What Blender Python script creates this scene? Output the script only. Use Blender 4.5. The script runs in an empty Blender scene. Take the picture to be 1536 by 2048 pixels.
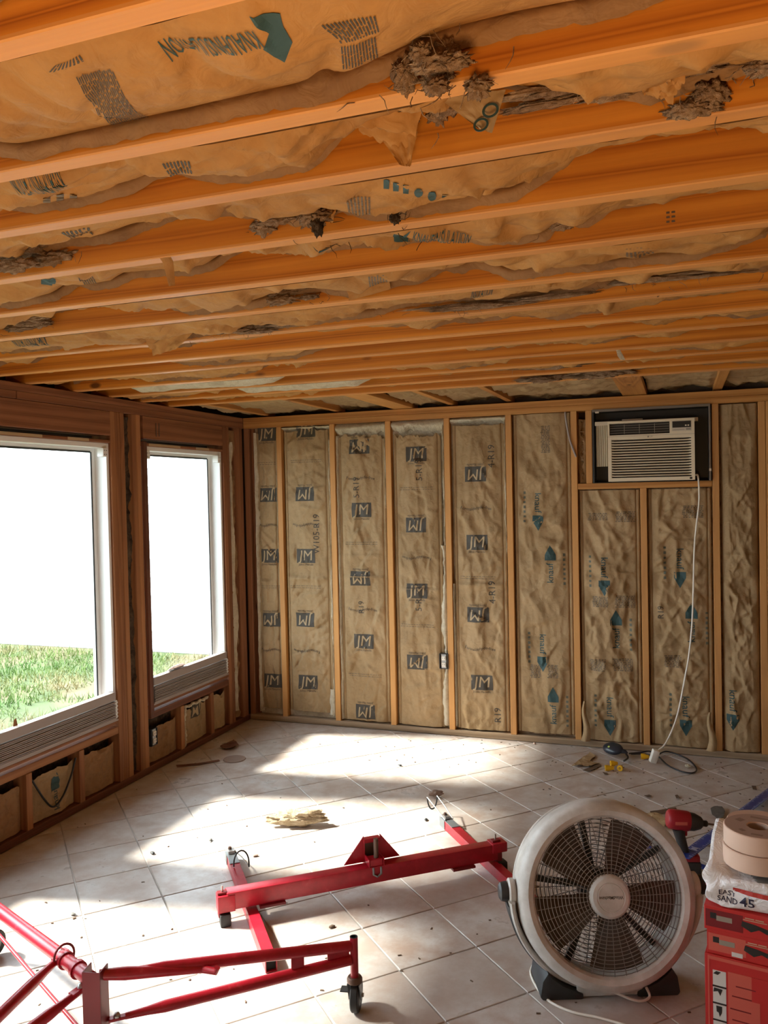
import bpy, bmesh, math, random
import numpy as np
from mathutils import Vector, Matrix, noise as mnoise
random.seed(7); rng = np.random.default_rng(7)
scn = bpy.context.scene
COL = scn.collection
# ------------------------------------------------------------------ camera, sky, sun, exposure
F_PX = 1642.64
YAW, PITCH, ROLL = 0.3455, -0.0224, -0.0216
CAM = np.array([2.9211, -5.1881, 1.5987])
_f = np.array([-math.sin(YAW)*math.cos(PITCH), math.cos(YAW)*math.cos(PITCH), math.sin(PITCH)])
_r = np.array([math.cos(YAW), math.sin(YAW), 0.0]); _u = np.cross(_r, _f)
_r, _u = _r*math.cos(ROLL)+_u*math.sin(ROLL), -_r*math.sin(ROLL)+_u*math.cos(ROLL)
cd = bpy.data.cameras.new('camera'); cam = bpy.data.objects.new('camera', cd); COL.objects.link(cam)
cd.sensor_fit = 'VERTICAL'; cd.sensor_height = 36.0; cd.lens = F_PX/2048*36.0; cd.clip_start = 0.02
cam.matrix_world = Matrix(((_r[0], _u[0], -_f[0], CAM[0]), (_r[1], _u[1], -_f[1], CAM[1]), (_r[2], _u[2], -_f[2], CAM[2]), (0, 0, 0, 1)))
scn.camera = cam

world = bpy.data.worlds.new('sky'); scn.world = world; world.use_nodes = True
wn = world.node_tree.nodes; bg = wn['Background']
bg.inputs['Color'].default_value = (0.80, 0.90, 1.0, 1); bg.inputs['Strength'].default_value = 7.6
sd = bpy.data.lights.new('sun', 'SUN'); sun = bpy.data.objects.new('sun', sd); COL.objects.link(sun)
sd.energy = 20.0; sd.angle = math.radians(6.5); sd.color = (1.0, 0.95, 0.86)
sun.rotation_euler = Vector((1.0, 0.165, -0.90)).to_track_quat('-Z', 'Y').to_euler()
wl = bpy.data.lights.new('ceiling_fill_lamp', 'AREA'); wlo = bpy.data.objects.new('ceiling_fill_lamp', wl); COL.objects.link(wlo)  # unseen warm lamp added to give the near ceiling its orange glow
wl.energy = 19.0; wl.size = 0.5; wl.color = (1.0, 0.60, 0.27)
wlo.location = (2.75, -5.2, 0.9)
wlo.rotation_euler = Vector((0.0, 0.45, 1.0)).to_track_quat('-Z', 'Y').to_euler()
vs = scn.view_settings
vs.view_transform = 'Standard'; vs.look = 'None'; vs.gamma = 1.0; vs.use_curve_mapping = False
vs.exposure = 0.22
scn.render.film_transparent = False
scn.cycles.use_denoising = True
scn.cycles.max_bounces = 10; scn.cycles.diffuse_bounces = 6; scn.cycles.transparent_max_bounces = 12
scn.cycles.sample_clamp_indirect = 6.0

H = 2.158          # underside of the ceiling joists
X0, PITCH_STUD = 0.2789, 0.4064
def ray(x, y):
    return _f + _r*((x-768)/F_PX) + _u*((1024-y)/F_PX)
def at(x, y, axis, val):
    d = ray(x, y); t = (val-CAM[axis])/d[axis]; return CAM+d*t
def onfloor(x, y, z=0.0): return at(x, y, 2, z)
def onback(x, y, Y=0.0): return at(x, y, 1, Y)
def onleft(x, y, X=0.0): return at(x, y, 0, X)

# ------------------------------------------------------------------ materials
def mat(name, col, rough=0.6, metal=0.0, spec=None):
    m = bpy.data.materials.new(name); m.use_nodes = True
    b = m.node_tree.nodes['Principled BSDF']
    b.inputs['Base Color'].default_value = (*col, 1); b.inputs['Roughness'].default_value = rough
    b.inputs['Metallic'].default_value = metal
    if spec is not None: b.inputs['Specular IOR Level'].default_value = spec
    return m
class NT:
    def __init__(s, m): s.m = m; s.t = m.node_tree; s.b = s.t.nodes['Principled BSDF']
    def n(s, typ, **kw):
        nd = s.t.nodes.new(typ)
        for k, v in kw.items():
            if k in nd.inputs.keys(): nd.inputs[k].default_value = v
            else: setattr(nd, k, v)
        return nd
    def l(s, a, b): s.t.links.new(a, b)
    def coord(s, scale=(1, 1, 1), rand=True, kind='Object'):
        tc = s.n('ShaderNodeTexCoord'); mp = s.n('ShaderNodeMapping'); mp.inputs['Scale'].default_value = scale
        if rand:
            oi = s.n('ShaderNodeObjectInfo'); ml = s.n('ShaderNodeVectorMath', operation='SCALE')
            cx = s.n('ShaderNodeCombineXYZ'); mm = s.n('ShaderNodeMath', operation='MULTIPLY'); mm.inputs[1].default_value = 37.7
            s.l(oi.outputs['Random'], mm.inputs[0]); s.l(mm.outputs[0], cx.inputs[0]); s.l(oi.outputs['Random'], cx.inputs[1]); s.l(mm.outputs[0], cx.inputs[2])
            ad = s.n('ShaderNodeVectorMath', operation='ADD')
            s.l(tc.outputs[kind], ad.inputs[0]); s.l(cx.outputs[0], ad.inputs[1]); s.l(ad.outputs[0], mp.inputs[0])
        else: s.l(tc.outputs[kind], mp.inputs[0])
        return mp.outputs[0]
    def noise(s, vec, scale, detail=4, rough=0.55, dist=0.0):
        nd = s.n('ShaderNodeTexNoise'); nd.inputs['Scale'].default_value = scale; nd.inputs['Detail'].default_value = detail
        nd.inputs['Roughness'].default_value = rough; nd.inputs['Distortion'].default_value = dist; s.l(vec, nd.inputs['Vector']); return nd.outputs['Fac']
    def ramp(s, fac, stops):
        nd = s.n('ShaderNodeValToRGB'); e = nd.color_ramp.elements
        while len(e) < len(stops): e.new(0.5)
        for q, (p, c) in zip(e, stops): q.position = p; q.color = (*c, 1) if len(c) == 3 else c
        s.l(fac, nd.inputs[0]); return nd.outputs['Color']
    def mix(s, fac, a, b, mode='MIX'):
        nd = s.n('ShaderNodeMix', data_type='RGBA', blend_type=mode)
        if isinstance(fac, (int, float)): nd.inputs[0].default_value = fac
        else: s.l(fac, nd.inputs[0])
        for i, v in ((6, a), (7, b)):
            if isinstance(v, tuple): nd.inputs[i].default_value = (*v, 1)
            else: s.l(v, nd.inputs[i])
        return nd.outputs[2]
    def bump(s, h, strength=0.3, dist=0.01):
        nd = s.n('ShaderNodeBump'); nd.inputs['Strength'].default_value = strength; nd.inputs['Distance'].default_value = dist
        s.l(h, nd.inputs['Height']); s.l(nd.outputs[0], s.b.inputs['Normal'])
    def color(s, c): s.l(c, s.b.inputs['Base Color'])
    def randval(s):
        return s.n('ShaderNodeObjectInfo').outputs['Random']

def wood(name, light, mid, dark, rough=0.6, knots=True, dirt=0.35, edge=None):
    m = mat(name, mid, rough, spec=0.3); t = NT(m)
    v = t.coord((0.55, 7.0, 7.0))
    w = t.n('ShaderNodeTexWave', wave_type='RINGS', rings_direction='X'); w.inputs['Scale'].default_value = 0.9
    w.inputs['Distortion'].default_value = 7.0; w.inputs['Detail'].default_value = 2.0; w.inputs['Detail Scale'].default_value = 0.8
    t.l(v, w.inputs['Vector'])
    c = t.ramp(w.outputs['Fac'], [(0.0, light), (0.62, mid), (0.88, tuple(0.6*a+0.4*b for a, b in zip(mid, dark))), (0.97, dark), (1.0, mid)])
    v2 = t.coord((2.5, 90.0, 90.0)); fine = t.noise(v2, 1.0, 3)
    c = t.mix(0.28, c, t.ramp(fine, [(0.3, dark), (0.6, light)]))
    v3 = t.coord((1.1, 2.5, 2.5)); big = t.noise(v3, 1.3, 4, 0.6)
    c = t.mix(t.ramp(big, [(0.52, (0, 0, 0)), (0.78, (dirt, dirt, dirt))]), c, (dark[0]*0.5, dark[1]*0.45, dark[2]*0.45))
    if knots:
        v4 = t.coord((1.0, 2.2, 2.2)); vo = t.n('ShaderNodeTexVoronoi'); vo.inputs['Scale'].default_value = 2.3; t.l(v4, vo.inputs['Vector'])
        c = t.mix(t.ramp(vo.outputs['Distance'], [(0.055, (0.9, 0.9, 0.9)), (0.10, (0, 0, 0))]), c, (0.07, 0.022, 0.008))
    rv = t.randval(); c = t.mix(t.ramp(rv, [(0, (0, 0, 0)), (1, (0.35, 0.35, 0.35))]), c, (mid[0]*0.62, mid[1]*0.58, mid[2]*0.55))
    if edge:                                                       # floor bounce painted as a paler narrow edge on joists, shared by stud fronts
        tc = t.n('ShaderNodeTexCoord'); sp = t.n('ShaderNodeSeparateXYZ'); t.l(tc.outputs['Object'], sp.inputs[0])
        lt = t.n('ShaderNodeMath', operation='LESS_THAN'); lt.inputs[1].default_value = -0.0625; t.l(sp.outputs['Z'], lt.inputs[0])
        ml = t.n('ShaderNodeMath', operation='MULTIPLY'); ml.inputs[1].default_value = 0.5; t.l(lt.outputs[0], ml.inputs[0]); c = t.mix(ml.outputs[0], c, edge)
    t.color(c); t.bump(fine, 0.12, 0.004); return m
M = {}
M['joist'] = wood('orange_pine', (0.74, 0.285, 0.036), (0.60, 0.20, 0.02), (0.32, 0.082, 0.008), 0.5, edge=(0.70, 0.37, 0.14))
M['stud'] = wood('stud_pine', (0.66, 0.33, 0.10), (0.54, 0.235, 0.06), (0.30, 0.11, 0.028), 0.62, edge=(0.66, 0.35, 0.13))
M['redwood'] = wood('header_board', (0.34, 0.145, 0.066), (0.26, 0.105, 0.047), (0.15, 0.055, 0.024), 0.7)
M['post'] = wood('window_post', (0.44, 0.205, 0.085), (0.34, 0.145, 0.058), (0.19, 0.07, 0.03), 0.65)
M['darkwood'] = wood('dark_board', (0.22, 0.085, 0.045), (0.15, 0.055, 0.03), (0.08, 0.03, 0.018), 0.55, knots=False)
M['oldwood'] = wood('grey_old_wood', (0.42, 0.30, 0.19), (0.34, 0.235, 0.14), (0.2, 0.13, 0.075), 0.75)

def paper(name, a, b, c3, scale=1.0):
    m = mat(name, a, 0.72, spec=0.22); t = NT(m)
    v = t.coord((1, 1, 1)); n1 = t.noise(v, 3.2*scale, 5, 0.6); n2 = t.noise(v, 55, 3, 0.6); n3 = t.noise(v, 11, 4, 0.65, 0.6)
    c = t.ramp(n1, [(0.3, b), (0.62, a)])
    c = t.mix(t.ramp(n3, [(0.56, (0, 0, 0)), (0.8, (0.6, 0.6, 0.6))]), c, c3)
    c = t.mix(0.12, c, t.ramp(n2, [(0.35, c3), (0.65, a)]))
    t.color(c)
    v5 = t.coord((1, 1, 1)); n5 = t.noise(v5, 26, 3, 0.5, 1.2)
    t.bump(n5, 0.35, 0.012); return m
M['kraft'] = paper('kraft_paper', (0.42, 0.285, 0.15), (0.32, 0.212, 0.105), (0.21, 0.135, 0.066))
M['kraft_warm'] = paper('kraft_paper_ceiling', (0.47, 0.235, 0.070), (0.36, 0.17, 0.048), (0.22, 0.10, 0.033))
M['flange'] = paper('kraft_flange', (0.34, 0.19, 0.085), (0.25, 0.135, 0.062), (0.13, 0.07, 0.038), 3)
M['ink_teal'] = mat('teal_ink', (0.03, 0.075, 0.078), 0.65)
M['ink_teal_faded'] = mat('faded_teal_ink', (0.115, 0.12, 0.088), 0.7)
M['ink_dark'] = mat('black_ink', (0.065, 0.055, 0.042), 0.7)
M['ink_faint'] = mat('faint_ink', (0.155, 0.115, 0.075), 0.7)
M['kraft_letter'] = mat('kraft_letter', (0.44, 0.32, 0.18), 0.7)
def fluffmat(name, a, b, c3):
    m = mat(name, a, 0.95, spec=0.05); t = NT(m); v = t.coord()
    n1 = t.noise(v, 14, 5, 0.7, 0.5); c = t.ramp(n1, [(0.3, c3), (0.5, b), (0.7, a)]); t.color(c)
    t.bump(t.noise(v, 90, 5, 0.75, 0.8), 0.9, 0.015); return m
M['fiber_white'] = fluffmat('cream_fibreglass', (0.86, 0.78, 0.62), (0.78, 0.68, 0.5), (0.6, 0.5, 0.35))
M['fiber_brown'] = fluffmat('brown_fibreglass', (0.56, 0.39, 0.25), (0.42, 0.27, 0.165), (0.2, 0.115, 0.068))
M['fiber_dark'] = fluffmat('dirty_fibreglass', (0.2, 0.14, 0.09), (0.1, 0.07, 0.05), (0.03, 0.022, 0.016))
m = mat('floor_tile', (0.6, 0.53, 0.47), 0.3, spec=0.5); t = NT(m); v = t.coord()
n1 = t.noise(v, 7.0, 5, 0.6); n2 = t.noise(v, 24, 5, 0.6)
c = t.ramp(n1, [(0.36, (0.60, 0.57, 0.545)), (0.5, (0.535, 0.48, 0.44)), (0.64, (0.43, 0.335, 0.28))])
c = t.mix(t.ramp(t.noise(v, 15, 6, 0.7), [(0.44, (0, 0, 0)), (0.68, (0.6, 0.6, 0.6))]), c, (0.42, 0.30, 0.235))
c = t.mix(t.ramp(t.randval(), [(0, (0, 0, 0)), (1, (0.4, 0.4, 0.4))]), c, (0.50, 0.45, 0.41))
t.color(c); t.bump(n1, 0.04, 0.003); t.l(t.ramp(n1, [(0.3, (0.26,)*3), (0.8, (0.40,)*3)]), t.b.inputs['Roughness']); M['tile'] = m
m = mat('grout', (0.40, 0.37, 0.345), 0.9); t = NT(m); v = t.coord(rand=False)
t.color(t.ramp(t.noise(v, 3, 4), [(0.35, (0.30, 0.275, 0.25)), (0.65, (0.55, 0.52, 0.49))])); M['grout'] = m
M['vinyl'] = mat('white_vinyl', (0.80, 0.81, 0.80), 0.35)
M['gasket'] = mat('dark_gasket', (0.02, 0.022, 0.022), 0.5)
M['blind'] = mat('blind_slat', (0.34, 0.285, 0.262), 0.5)
M['void'] = mat('black_gap', (0.012, 0.010, 0.009), 0.9)
M['sheath'] = mat('sheathing', (0.09, 0.06, 0.04), 0.9)
M['drywall'] = mat('painted_drywall', (0.30, 0.22, 0.14), 0.9)
m = mat('window_glass', (1, 1, 1), 0.02); nt = m.node_tree; out = nt.nodes['Material Output']
nt.nodes.remove(nt.nodes['Principled BSDF'])
tr = nt.nodes.new('ShaderNodeBsdfTransparent'); tr.inputs[0].default_value = (0.95, 0.97, 0.96, 1)
gl = nt.nodes.new('ShaderNodeBsdfGlossy'); gl.inputs['Roughness'].default_value = 0.02
lw = nt.nodes.new('ShaderNodeLayerWeight'); pw = nt.nodes.new('ShaderNodeMath'); pw.operation = 'POWER'; pw.inputs[1].default_value = 5.0
ma = nt.nodes.new('ShaderNodeMath'); ma.operation = 'MULTIPLY_ADD'; ma.inputs[1].default_value = 0.7; ma.inputs[2].default_value = 0.03
nt.links.new(lw.outputs['Facing'], pw.inputs[0]); nt.links.new(pw.outputs[0], ma.inputs[0])
mx = nt.nodes.new('ShaderNodeMixShader'); nt.links.new(ma.outputs[0], mx.inputs[0]); nt.links.new(tr.outputs[0], mx.inputs[1]); nt.links.new(gl.outputs[0], mx.inputs[2]); nt.links.new(mx.outputs[0], out.inputs['Surface'])
M['glass'] = m
m = mat('red_enamel', (0.50, 0.012, 0.028), 0.32, spec=0.5); t = NT(m); v = t.coord(rand=False)
nn = t.noise(v, 22, 5, 0.7); t.color(t.ramp(nn, [(0.3, (0.32, 0.008, 0.018)), (0.62, (0.45, 0.012, 0.028)), (0.8, (0.52, 0.07, 0.08))])); M['red'] = m
M['rubber'] = mat('black_rubber', (0.018, 0.019, 0.02), 0.55)
M['zinc'] = mat('zinc_steel', (0.45, 0.45, 0.44), 0.38, 0.85)
M['rust'] = mat('brown_steel', (0.16, 0.10, 0.075), 0.5, 0.6)
M['greymetal'] = mat('grey_plate', (0.24, 0.26, 0.27), 0.45, 0.5)
m = mat('fan_grey_plastic', (0.46, 0.45, 0.42), 0.42); t = NT(m); v = t.coord(rand=False)
t.color(t.ramp(t.noise(v, 9, 5, 0.65), [(0.35, (0.46, 0.435, 0.395)), (0.6, (0.62, 0.605, 0.575))])); M['fan'] = m
M['fan_dark'] = mat('fan_black_plastic', (0.03, 0.034, 0.038), 0.45)
M['blade'] = mat('fan_blade', (0.075, 0.055, 0.043), 0.5)
M['grille'] = mat('fan_grille', (0.20, 0.175, 0.155), 0.45)
M['ac'] = mat('cream_plastic', (0.74, 0.64, 0.47), 0.42)
M['ac_dark'] = mat('black_plastic', (0.012, 0.011, 0.010), 0.45)
M['ac_curtain'] = mat('accordion_curtain', (0.58, 0.50, 0.38), 0.6)
M['ac_rim'] = mat('grey_metal_rim', (0.20, 0.17, 0.14), 0.5, 0.5)
M['greyink'] = mat('grey_print', (0.30, 0.26, 0.21), 0.6)
M['white_cord'] = mat('white_cord', (0.80, 0.75, 0.66), 0.45)
M['black_cord'] = mat('black_cord', (0.014, 0.014, 0.016), 0.45)
M['yellow'] = mat('yellow_plastic', (0.78, 0.43, 0.012), 0.4)
M['navy'] = mat('navy_plastic', (0.022, 0.028, 0.04), 0.3)
M['green_led'] = mat('lime_label', (0.42, 0.55, 0.10), 0.5)
M['blue'] = mat('blue_anodised', (0.010, 0.045, 0.32), 0.32, 0.25)
M['white'] = mat('white_print', (0.82, 0.82, 0.82), 0.5)
M['tape'] = mat('paper_tape', (0.66, 0.47, 0.36), 0.75)
M['tape_top'] = mat('paper_tape_label', (0.42, 0.30, 0.24), 0.7)
M['tape_mark'] = mat('tape_label_print', (0.27, 0.185, 0.145), 0.7)
m = mat('white_sack', (0.82, 0.81, 0.82), 0.55); t = NT(m); v = t.coord(rand=False); t.bump(t.noise(v, 22, 4, 0.6, 1.5), 0.6, 0.02); M['sack'] = m
M['navyink'] = mat('navy_print', (0.015, 0.016, 0.05), 0.6)
M['pinkink'] = mat('pink_print', (0.70, 0.12, 0.20), 0.6)
M['redink'] = mat('red_print', (0.45, 0.03, 0.02), 0.6)
M['carton'] = mat('red_carton', (0.52, 0.022, 0.020), 0.5)
M['carton_d'] = mat('dark_red_print', (0.19, 0.008, 0.012), 0.5)
M['carton_l'] = mat('light_red_print', (0.60, 0.11, 0.075), 0.55)
M['pic'] = mat('pictogram_white', (0.66, 0.62, 0.58), 0.6)
M['pic_black'] = mat('pictogram_black', (0.02, 0.018, 0.016), 0.6)
M['tan'] = mat('tan_print', (0.55, 0.40, 0.27), 0.6)
M['drill_red'] = mat('drill_red', (0.36, 0.012, 0.022), 0.4)
M['drill_black'] = mat('drill_black', (0.03, 0.028, 0.028), 0.5)
M['siding'] = mat('white_siding', (0.84, 0.85, 0.86), 0.5)
m = mat('lawn_soil', (0.16, 0.15, 0.06), 0.95); t = NT(m); v = t.coord(rand=False)
t.color(t.ramp(t.noise(v, 0.9, 5, 0.65), [(0.4, (0.10, 0.08, 0.04)), (0.55, (0.04, 0.065, 0.017))])); M['soil'] = m
m = mat('grass_blades', (0.14, 0.3, 0.05), 0.7); t = NT(m)
tc = t.n('ShaderNodeTexCoord'); nn = t.noise(tc.outputs['Object'], 0.8, 4, 0.6)
t.color(t.ramp(nn, [(0.38, (0.24, 0.19, 0.085)), (0.50, (0.11, 0.165, 0.032)), (0.66, (0.055, 0.14, 0.018))])); M['grass'] = m
M['scrapgrey'] = mat('grey_scrap', (0.13, 0.125, 0.115), 0.7)
M['leaf'] = mat('dry_leaf', (0.30, 0.13, 0.04), 0.7)
M['bark'] = mat('brown_splinter', (0.12, 0.075, 0.045), 0.8)
M['foil'] = mat('silver_foil', (0.6, 0.55, 0.48), 0.25, 0.8)

# ------------------------------------------------------------------ mesh helpers
class MB:
    def __init__(s): s.v = []; s.f = []
    def add(s, verts, faces):
        o = len(s.v); s.v.extend([tuple(map(float, q)) for q in verts]); s.f.extend([tuple(int(i)+o for i in q) for q in faces]); return s
    def box(s, lo, hi, Mx=None):
        x0, y0, z0 = lo; x1, y1, z1 = hi
        vs_ = [(x0, y0, z0), (x1, y0, z0), (x1, y1, z0), (x0, y1, z0), (x0, y0, z1), (x1, y0, z1), (x1, y1, z1), (x0, y1, z1)]
        if Mx is not None: vs_ = [Mx @ Vector(q) for q in vs_]
        return s.add(vs_, [(0, 3, 2, 1), (4, 5, 6, 7), (0, 1, 5, 4), (1, 2, 6, 5), (2, 3, 7, 6), (3, 0, 4, 7)])
    def tube(s, pts, r, n=8, cap=True):
        pts = [Vector(q) for q in pts]; k = len(pts)
        rs = r if isinstance(r, (list, tuple)) else [r]*k
        vs_ = []; prev = None
        for i, q in enumerate(pts):
            d = (pts[min(i+1, k-1)]-pts[max(i-1, 0)]).normalized()
            if prev is None:
                a = Vector((0, 0, 1)) if abs(d.z) < 0.9 else Vector((1, 0, 0)); e1 = d.cross(a).normalized()
            else:
                e1 = (prev - d*prev.dot(d)); e1 = e1.normalized() if e1.length > 1e-6 else d.orthogonal().normalized()
            prev = e1; e2 = d.cross(e1)
            for j in range(n):
                a = 2*math.pi*j/n; vs_.append(q+(e1*math.cos(a)+e2*math.sin(a))*rs[i])
        fs = [(i*n+j, i*n+(j+1) % n, (i+1)*n+(j+1) % n, (i+1)*n+j) for i in range(k-1) for j in range(n)]
        if cap: fs += [tuple(range(n))[::-1], tuple((k-1)*n+j for j in range(n))]
        return s.add(vs_, fs)
    def lathe(s, prof, Mx, n=32, closed=False, a0=0.0, a1=2*math.pi):
        full = abs(a1-a0-2*math.pi) < 1e-6; k = len(prof); cols = n if full else n+1; vs_ = []
        for i in range(cols):
            a = a0+(a1-a0)*i/n
            for r, z in prof: vs_.append(Mx @ Vector((r*math.cos(a), r*math.sin(a), z)))
        fs = []
        for i in range(n):
            i2 = (i+1) % cols
            for j in range(k if closed else k-1):
                j2 = (j+1) % k; fs.append((i*k+j, i2*k+j, i2*k+j2, i*k+j2))
        if not full and closed: fs += [tuple(range(k)), tuple((cols-1)*k+j for j in range(k))[::-1]]
        return s.add(vs_, fs)
    def grid(s, P):
        n, m_ = P.shape[:2]; fs = [(i*m_+j, (i+1)*m_+j, (i+1)*m_+j+1, i*m_+j+1) for i in range(n-1) for j in range(m_-1)]
        return s.add(P.reshape(-1, 3), fs)
    def prism(s, poly, Mx, th):
        k = len(poly); vs_ = [Mx @ Vector((x, y, 0)) for x, y in poly]+[Mx @ Vector((x, y, th)) for x, y in poly]
        return s.add(vs_, [tuple(range(k))[::-1], tuple(range(k, 2*k))]+[(i, (i+1) % k, k+(i+1) % k, k+i) for i in range(k)])
    def mesh(s, name, off=(0, 0, 0), smooth=None):
        me = bpy.data.meshes.new(name); o = Vector(off)
        me.from_pydata([tuple(Vector(q)-o) for q in s.v], [], s.f); me.update()
        if smooth is not None:
            me.polygons.foreach_set('use_smooth', [True]*len(me.polygons))
            if smooth < 180: me.set_sharp_from_angle(angle=math.radians(smooth))
        return me
    def build(s, name, m, root=None, smooth=None, bevel=0.0, loc=None):
        base = root_loc(root) if root else (Vector(loc) if loc is not None else Vector((0, 0, 0)))
        me = s.mesh(name, base, smooth)
        if bevel > 0:
            bm = bmesh.new(); bm.from_mesh(me)
            ed = [e for e in bm.edges if len(e.link_faces) == 2 and e.calc_face_angle(0) > 0.6]
            bmesh.ops.bevel(bm, geom=ed, offset=bevel, segments=2, affect='EDGES', profile=0.6)
            bm.to_mesh(me); bm.free()
            if smooth is not None:
                me.polygons.foreach_set('use_smooth', [True]*len(me.polygons)); me.set_sharp_from_angle(angle=math.radians(min(smooth, 170)))
        me.materials.append(M[m]); o = bpy.data.objects.new(name, me); COL.objects.link(o)
        if root: o.parent = root
        else: o.location = base
        return o
def root_loc(o):
    p = Vector((0, 0, 0))
    while o is not None: p = p+o.location; o = o.parent
    return p
def tag(o, label=None, cat=None, group=None, kind=None):
    if label: o['label'] = label
    if cat: o['category'] = cat
    if group: o['group'] = group
    if kind: o['kind'] = kind
    return o
def thing(name, label, cat, loc, group=None):
    o = bpy.data.objects.new(name, None); COL.objects.link(o); o.location = loc; o.empty_display_size = 0.05
    return tag(o, label, cat, group)
_bc = {}
def board(name, m, root, p0, p1, w, h, up=(0, 0, 1)):
    """a straight timber: length along p0-p1, w sideways, h along up; copies share mesh data"""
    p0, p1, up = Vector(p0), Vector(p1), Vector(up)
    x = (p1-p0); L = x.length; x.normalize(); y = up.cross(x).normalized(); z = x.cross(y)
    key = (m, round(L, 3), round(w, 4), round(h, 4))
    if key not in _bc:
        b = MB().box((-L/2, -w/2, -h/2), (L/2, w/2, h/2)); me = b.mesh(name)
        bm = bmesh.new(); bm.from_mesh(me); bmesh.ops.bevel(bm, geom=bm.edges[:], offset=0.0022, segments=1, affect='EDGES'); bm.to_mesh(me); bm.free()
        me.materials.append(M[m]); _bc[key] = me
    o = bpy.data.objects.new(name, _bc[key]); COL.objects.link(o)
    c = (p0+p1)/2-(root_loc(root) if root else Vector((0, 0, 0)))
    o.matrix_basis = Matrix(((x.x, y.x, z.x, c.x), (x.y, y.y, z.y, c.y), (x.z, y.z, z.z, c.z), (0, 0, 0, 1)))
    if root: o.parent = root
    return o
# noise on arrays
def vnoise(x, y, seed=0):
    xi = np.floor(x).astype(np.int64); yi = np.floor(y).astype(np.int64); fx = x-xi; fy = y-yi
    fx = fx*fx*(3-2*fx); fy = fy*fy*(3-2*fy)
    def h(a, b):
        n = (a*374761393+b*668265263+seed*1442695041) & 0xFFFFFFFF; n = ((n ^ (n >> 13))*1274126177) & 0xFFFFFFFF
        return ((n ^ (n >> 16)) & 0xFFFF)/65535.0
    return (h(xi, yi)*(1-fx)+h(xi+1, yi)*fx)*(1-fy)+(h(xi, yi+1)*(1-fx)+h(xi+1, yi+1)*fx)*fy
def fbm(x, y, seed=0, o=4):
    s = 0; a = 0.5; x = np.asarray(x, float); y = np.asarray(y, float)
    for i in range(o): s = s+a*vnoise(x, y, seed+i*17); x = x*2.03; y = y*2.03; a *= 0.5
    return s
def creases(A, B, seed, n, amp, w, ln, box, th=None):
    R = random.Random(seed); D = np.zeros_like(A)
    for _ in range(n):
        cx, cy = R.uniform(box[0], box[1]), R.uniform(box[2], box[3]); a = R.uniform(0, math.pi) if th is None else R.gauss(th, .55)
        l = ln*R.uniform(.5, 1.7); t = (A-cx)*math.cos(a)+(B-cy)*math.sin(a); d = -(A-cx)*math.sin(a)+(B-cy)*math.cos(a); ww = w*R.uniform(.6, 1.6)
        win = np.exp(-(t/l)**2)*np.exp(-(d/(4*ww))**2); k = amp*R.uniform(.4, 1.2)*R.choice((-1, 1))
        D += win*k*(np.exp(-np.abs(d)/ww) if R.random() < .6 else 0.7*np.tanh(d/(ww*.35)))
    return D
def ridge(x, y, seed=0, o=3):
    s = 0; a = 0.5; x = np.asarray(x, float); y = np.asarray(y, float)
    for i in range(o): s = s+a*(1-np.abs(2*vnoise(x, y, seed+i*31)-1)); x = x*1.9; y = y*1.9; a *= 0.5
    return s
# flat lettering
_tc = {}
def text2d(s, size=1.0, maxlen=0.2, shear=0.0, bold=0.0):
    key = (s, maxlen, bold)
    if key not in _tc:
        cu = bpy.data.curves.new('t', 'FONT'); cu.body = s; cu.size = 1.0; cu.resolution_u = 2; cu.align_x = 'CENTER'; cu.align_y = 'CENTER'; cu.offset = bold
        ob = bpy.data.objects.new('t', cu); COL.objects.link(ob)
        dg = bpy.context.evaluated_depsgraph_get(); me = bpy.data.meshes.new_from_object(ob.evaluated_get(dg))
        bm = bmesh.new(); bm.from_mesh(me); bmesh.ops.triangulate(bm, faces=bm.faces[:])
        for _ in range(5):
            es = [e for e in bm.edges if e.calc_length() > maxlen]
            if not es: break
            bmesh.ops.subdivide_edges(bm, edges=es, cuts=1, use_grid_fill=False); bmesh.ops.triangulate(bm, faces=bm.faces[:])
        bm.verts.ensure_lookup_table(); bm.verts.index_update()
        V = np.array([(v.co.x, v.co.y) for v in bm.verts]); Fc = [tuple(v.index for v in f.verts) for f in bm.faces]
        bm.free(); bpy.data.objects.remove(ob); bpy.data.curves.remove(cu); bpy.data.meshes.remove(me)
        _tc[key] = (V, Fc)
    V, Fc = _tc[key]; V = V*size
    if shear: V = V+np.stack([V[:, 1]*shear, 0*V[:, 1]], 1)
    return V, Fc
def rect2d(w, h, nx=6, ny=4):
    xs = np.linspace(-w/2, w/2, nx+1); ys = np.linspace(-h/2, h/2, ny+1)
    V = np.array([(x, y) for x in xs for y in ys]); k = ny+1
    return V, [(i*k+j, (i+1)*k+j, (i+1)*k+j+1, i*k+j+1) for i in range(nx) for j in range(ny)]
def poly2d(P, n=3):
    bm = bmesh.new(); vs_ = [bm.verts.new((x, y, 0)) for x, y in P]; f = bm.faces.new(vs_); bmesh.ops.triangulate(bm, faces=[f])
    for _ in range(n):
        bmesh.ops.subdivide_edges(bm, edges=bm.edges[:], cuts=1, use_grid_fill=False); bmesh.ops.triangulate(bm, faces=bm.faces[:])
    bm.verts.index_update(); V = np.array([(v.co.x, v.co.y) for v in bm.verts]); Fc = [tuple(v.index for v in q.verts) for q in bm.faces]; bm.free(); return V, Fc
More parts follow.
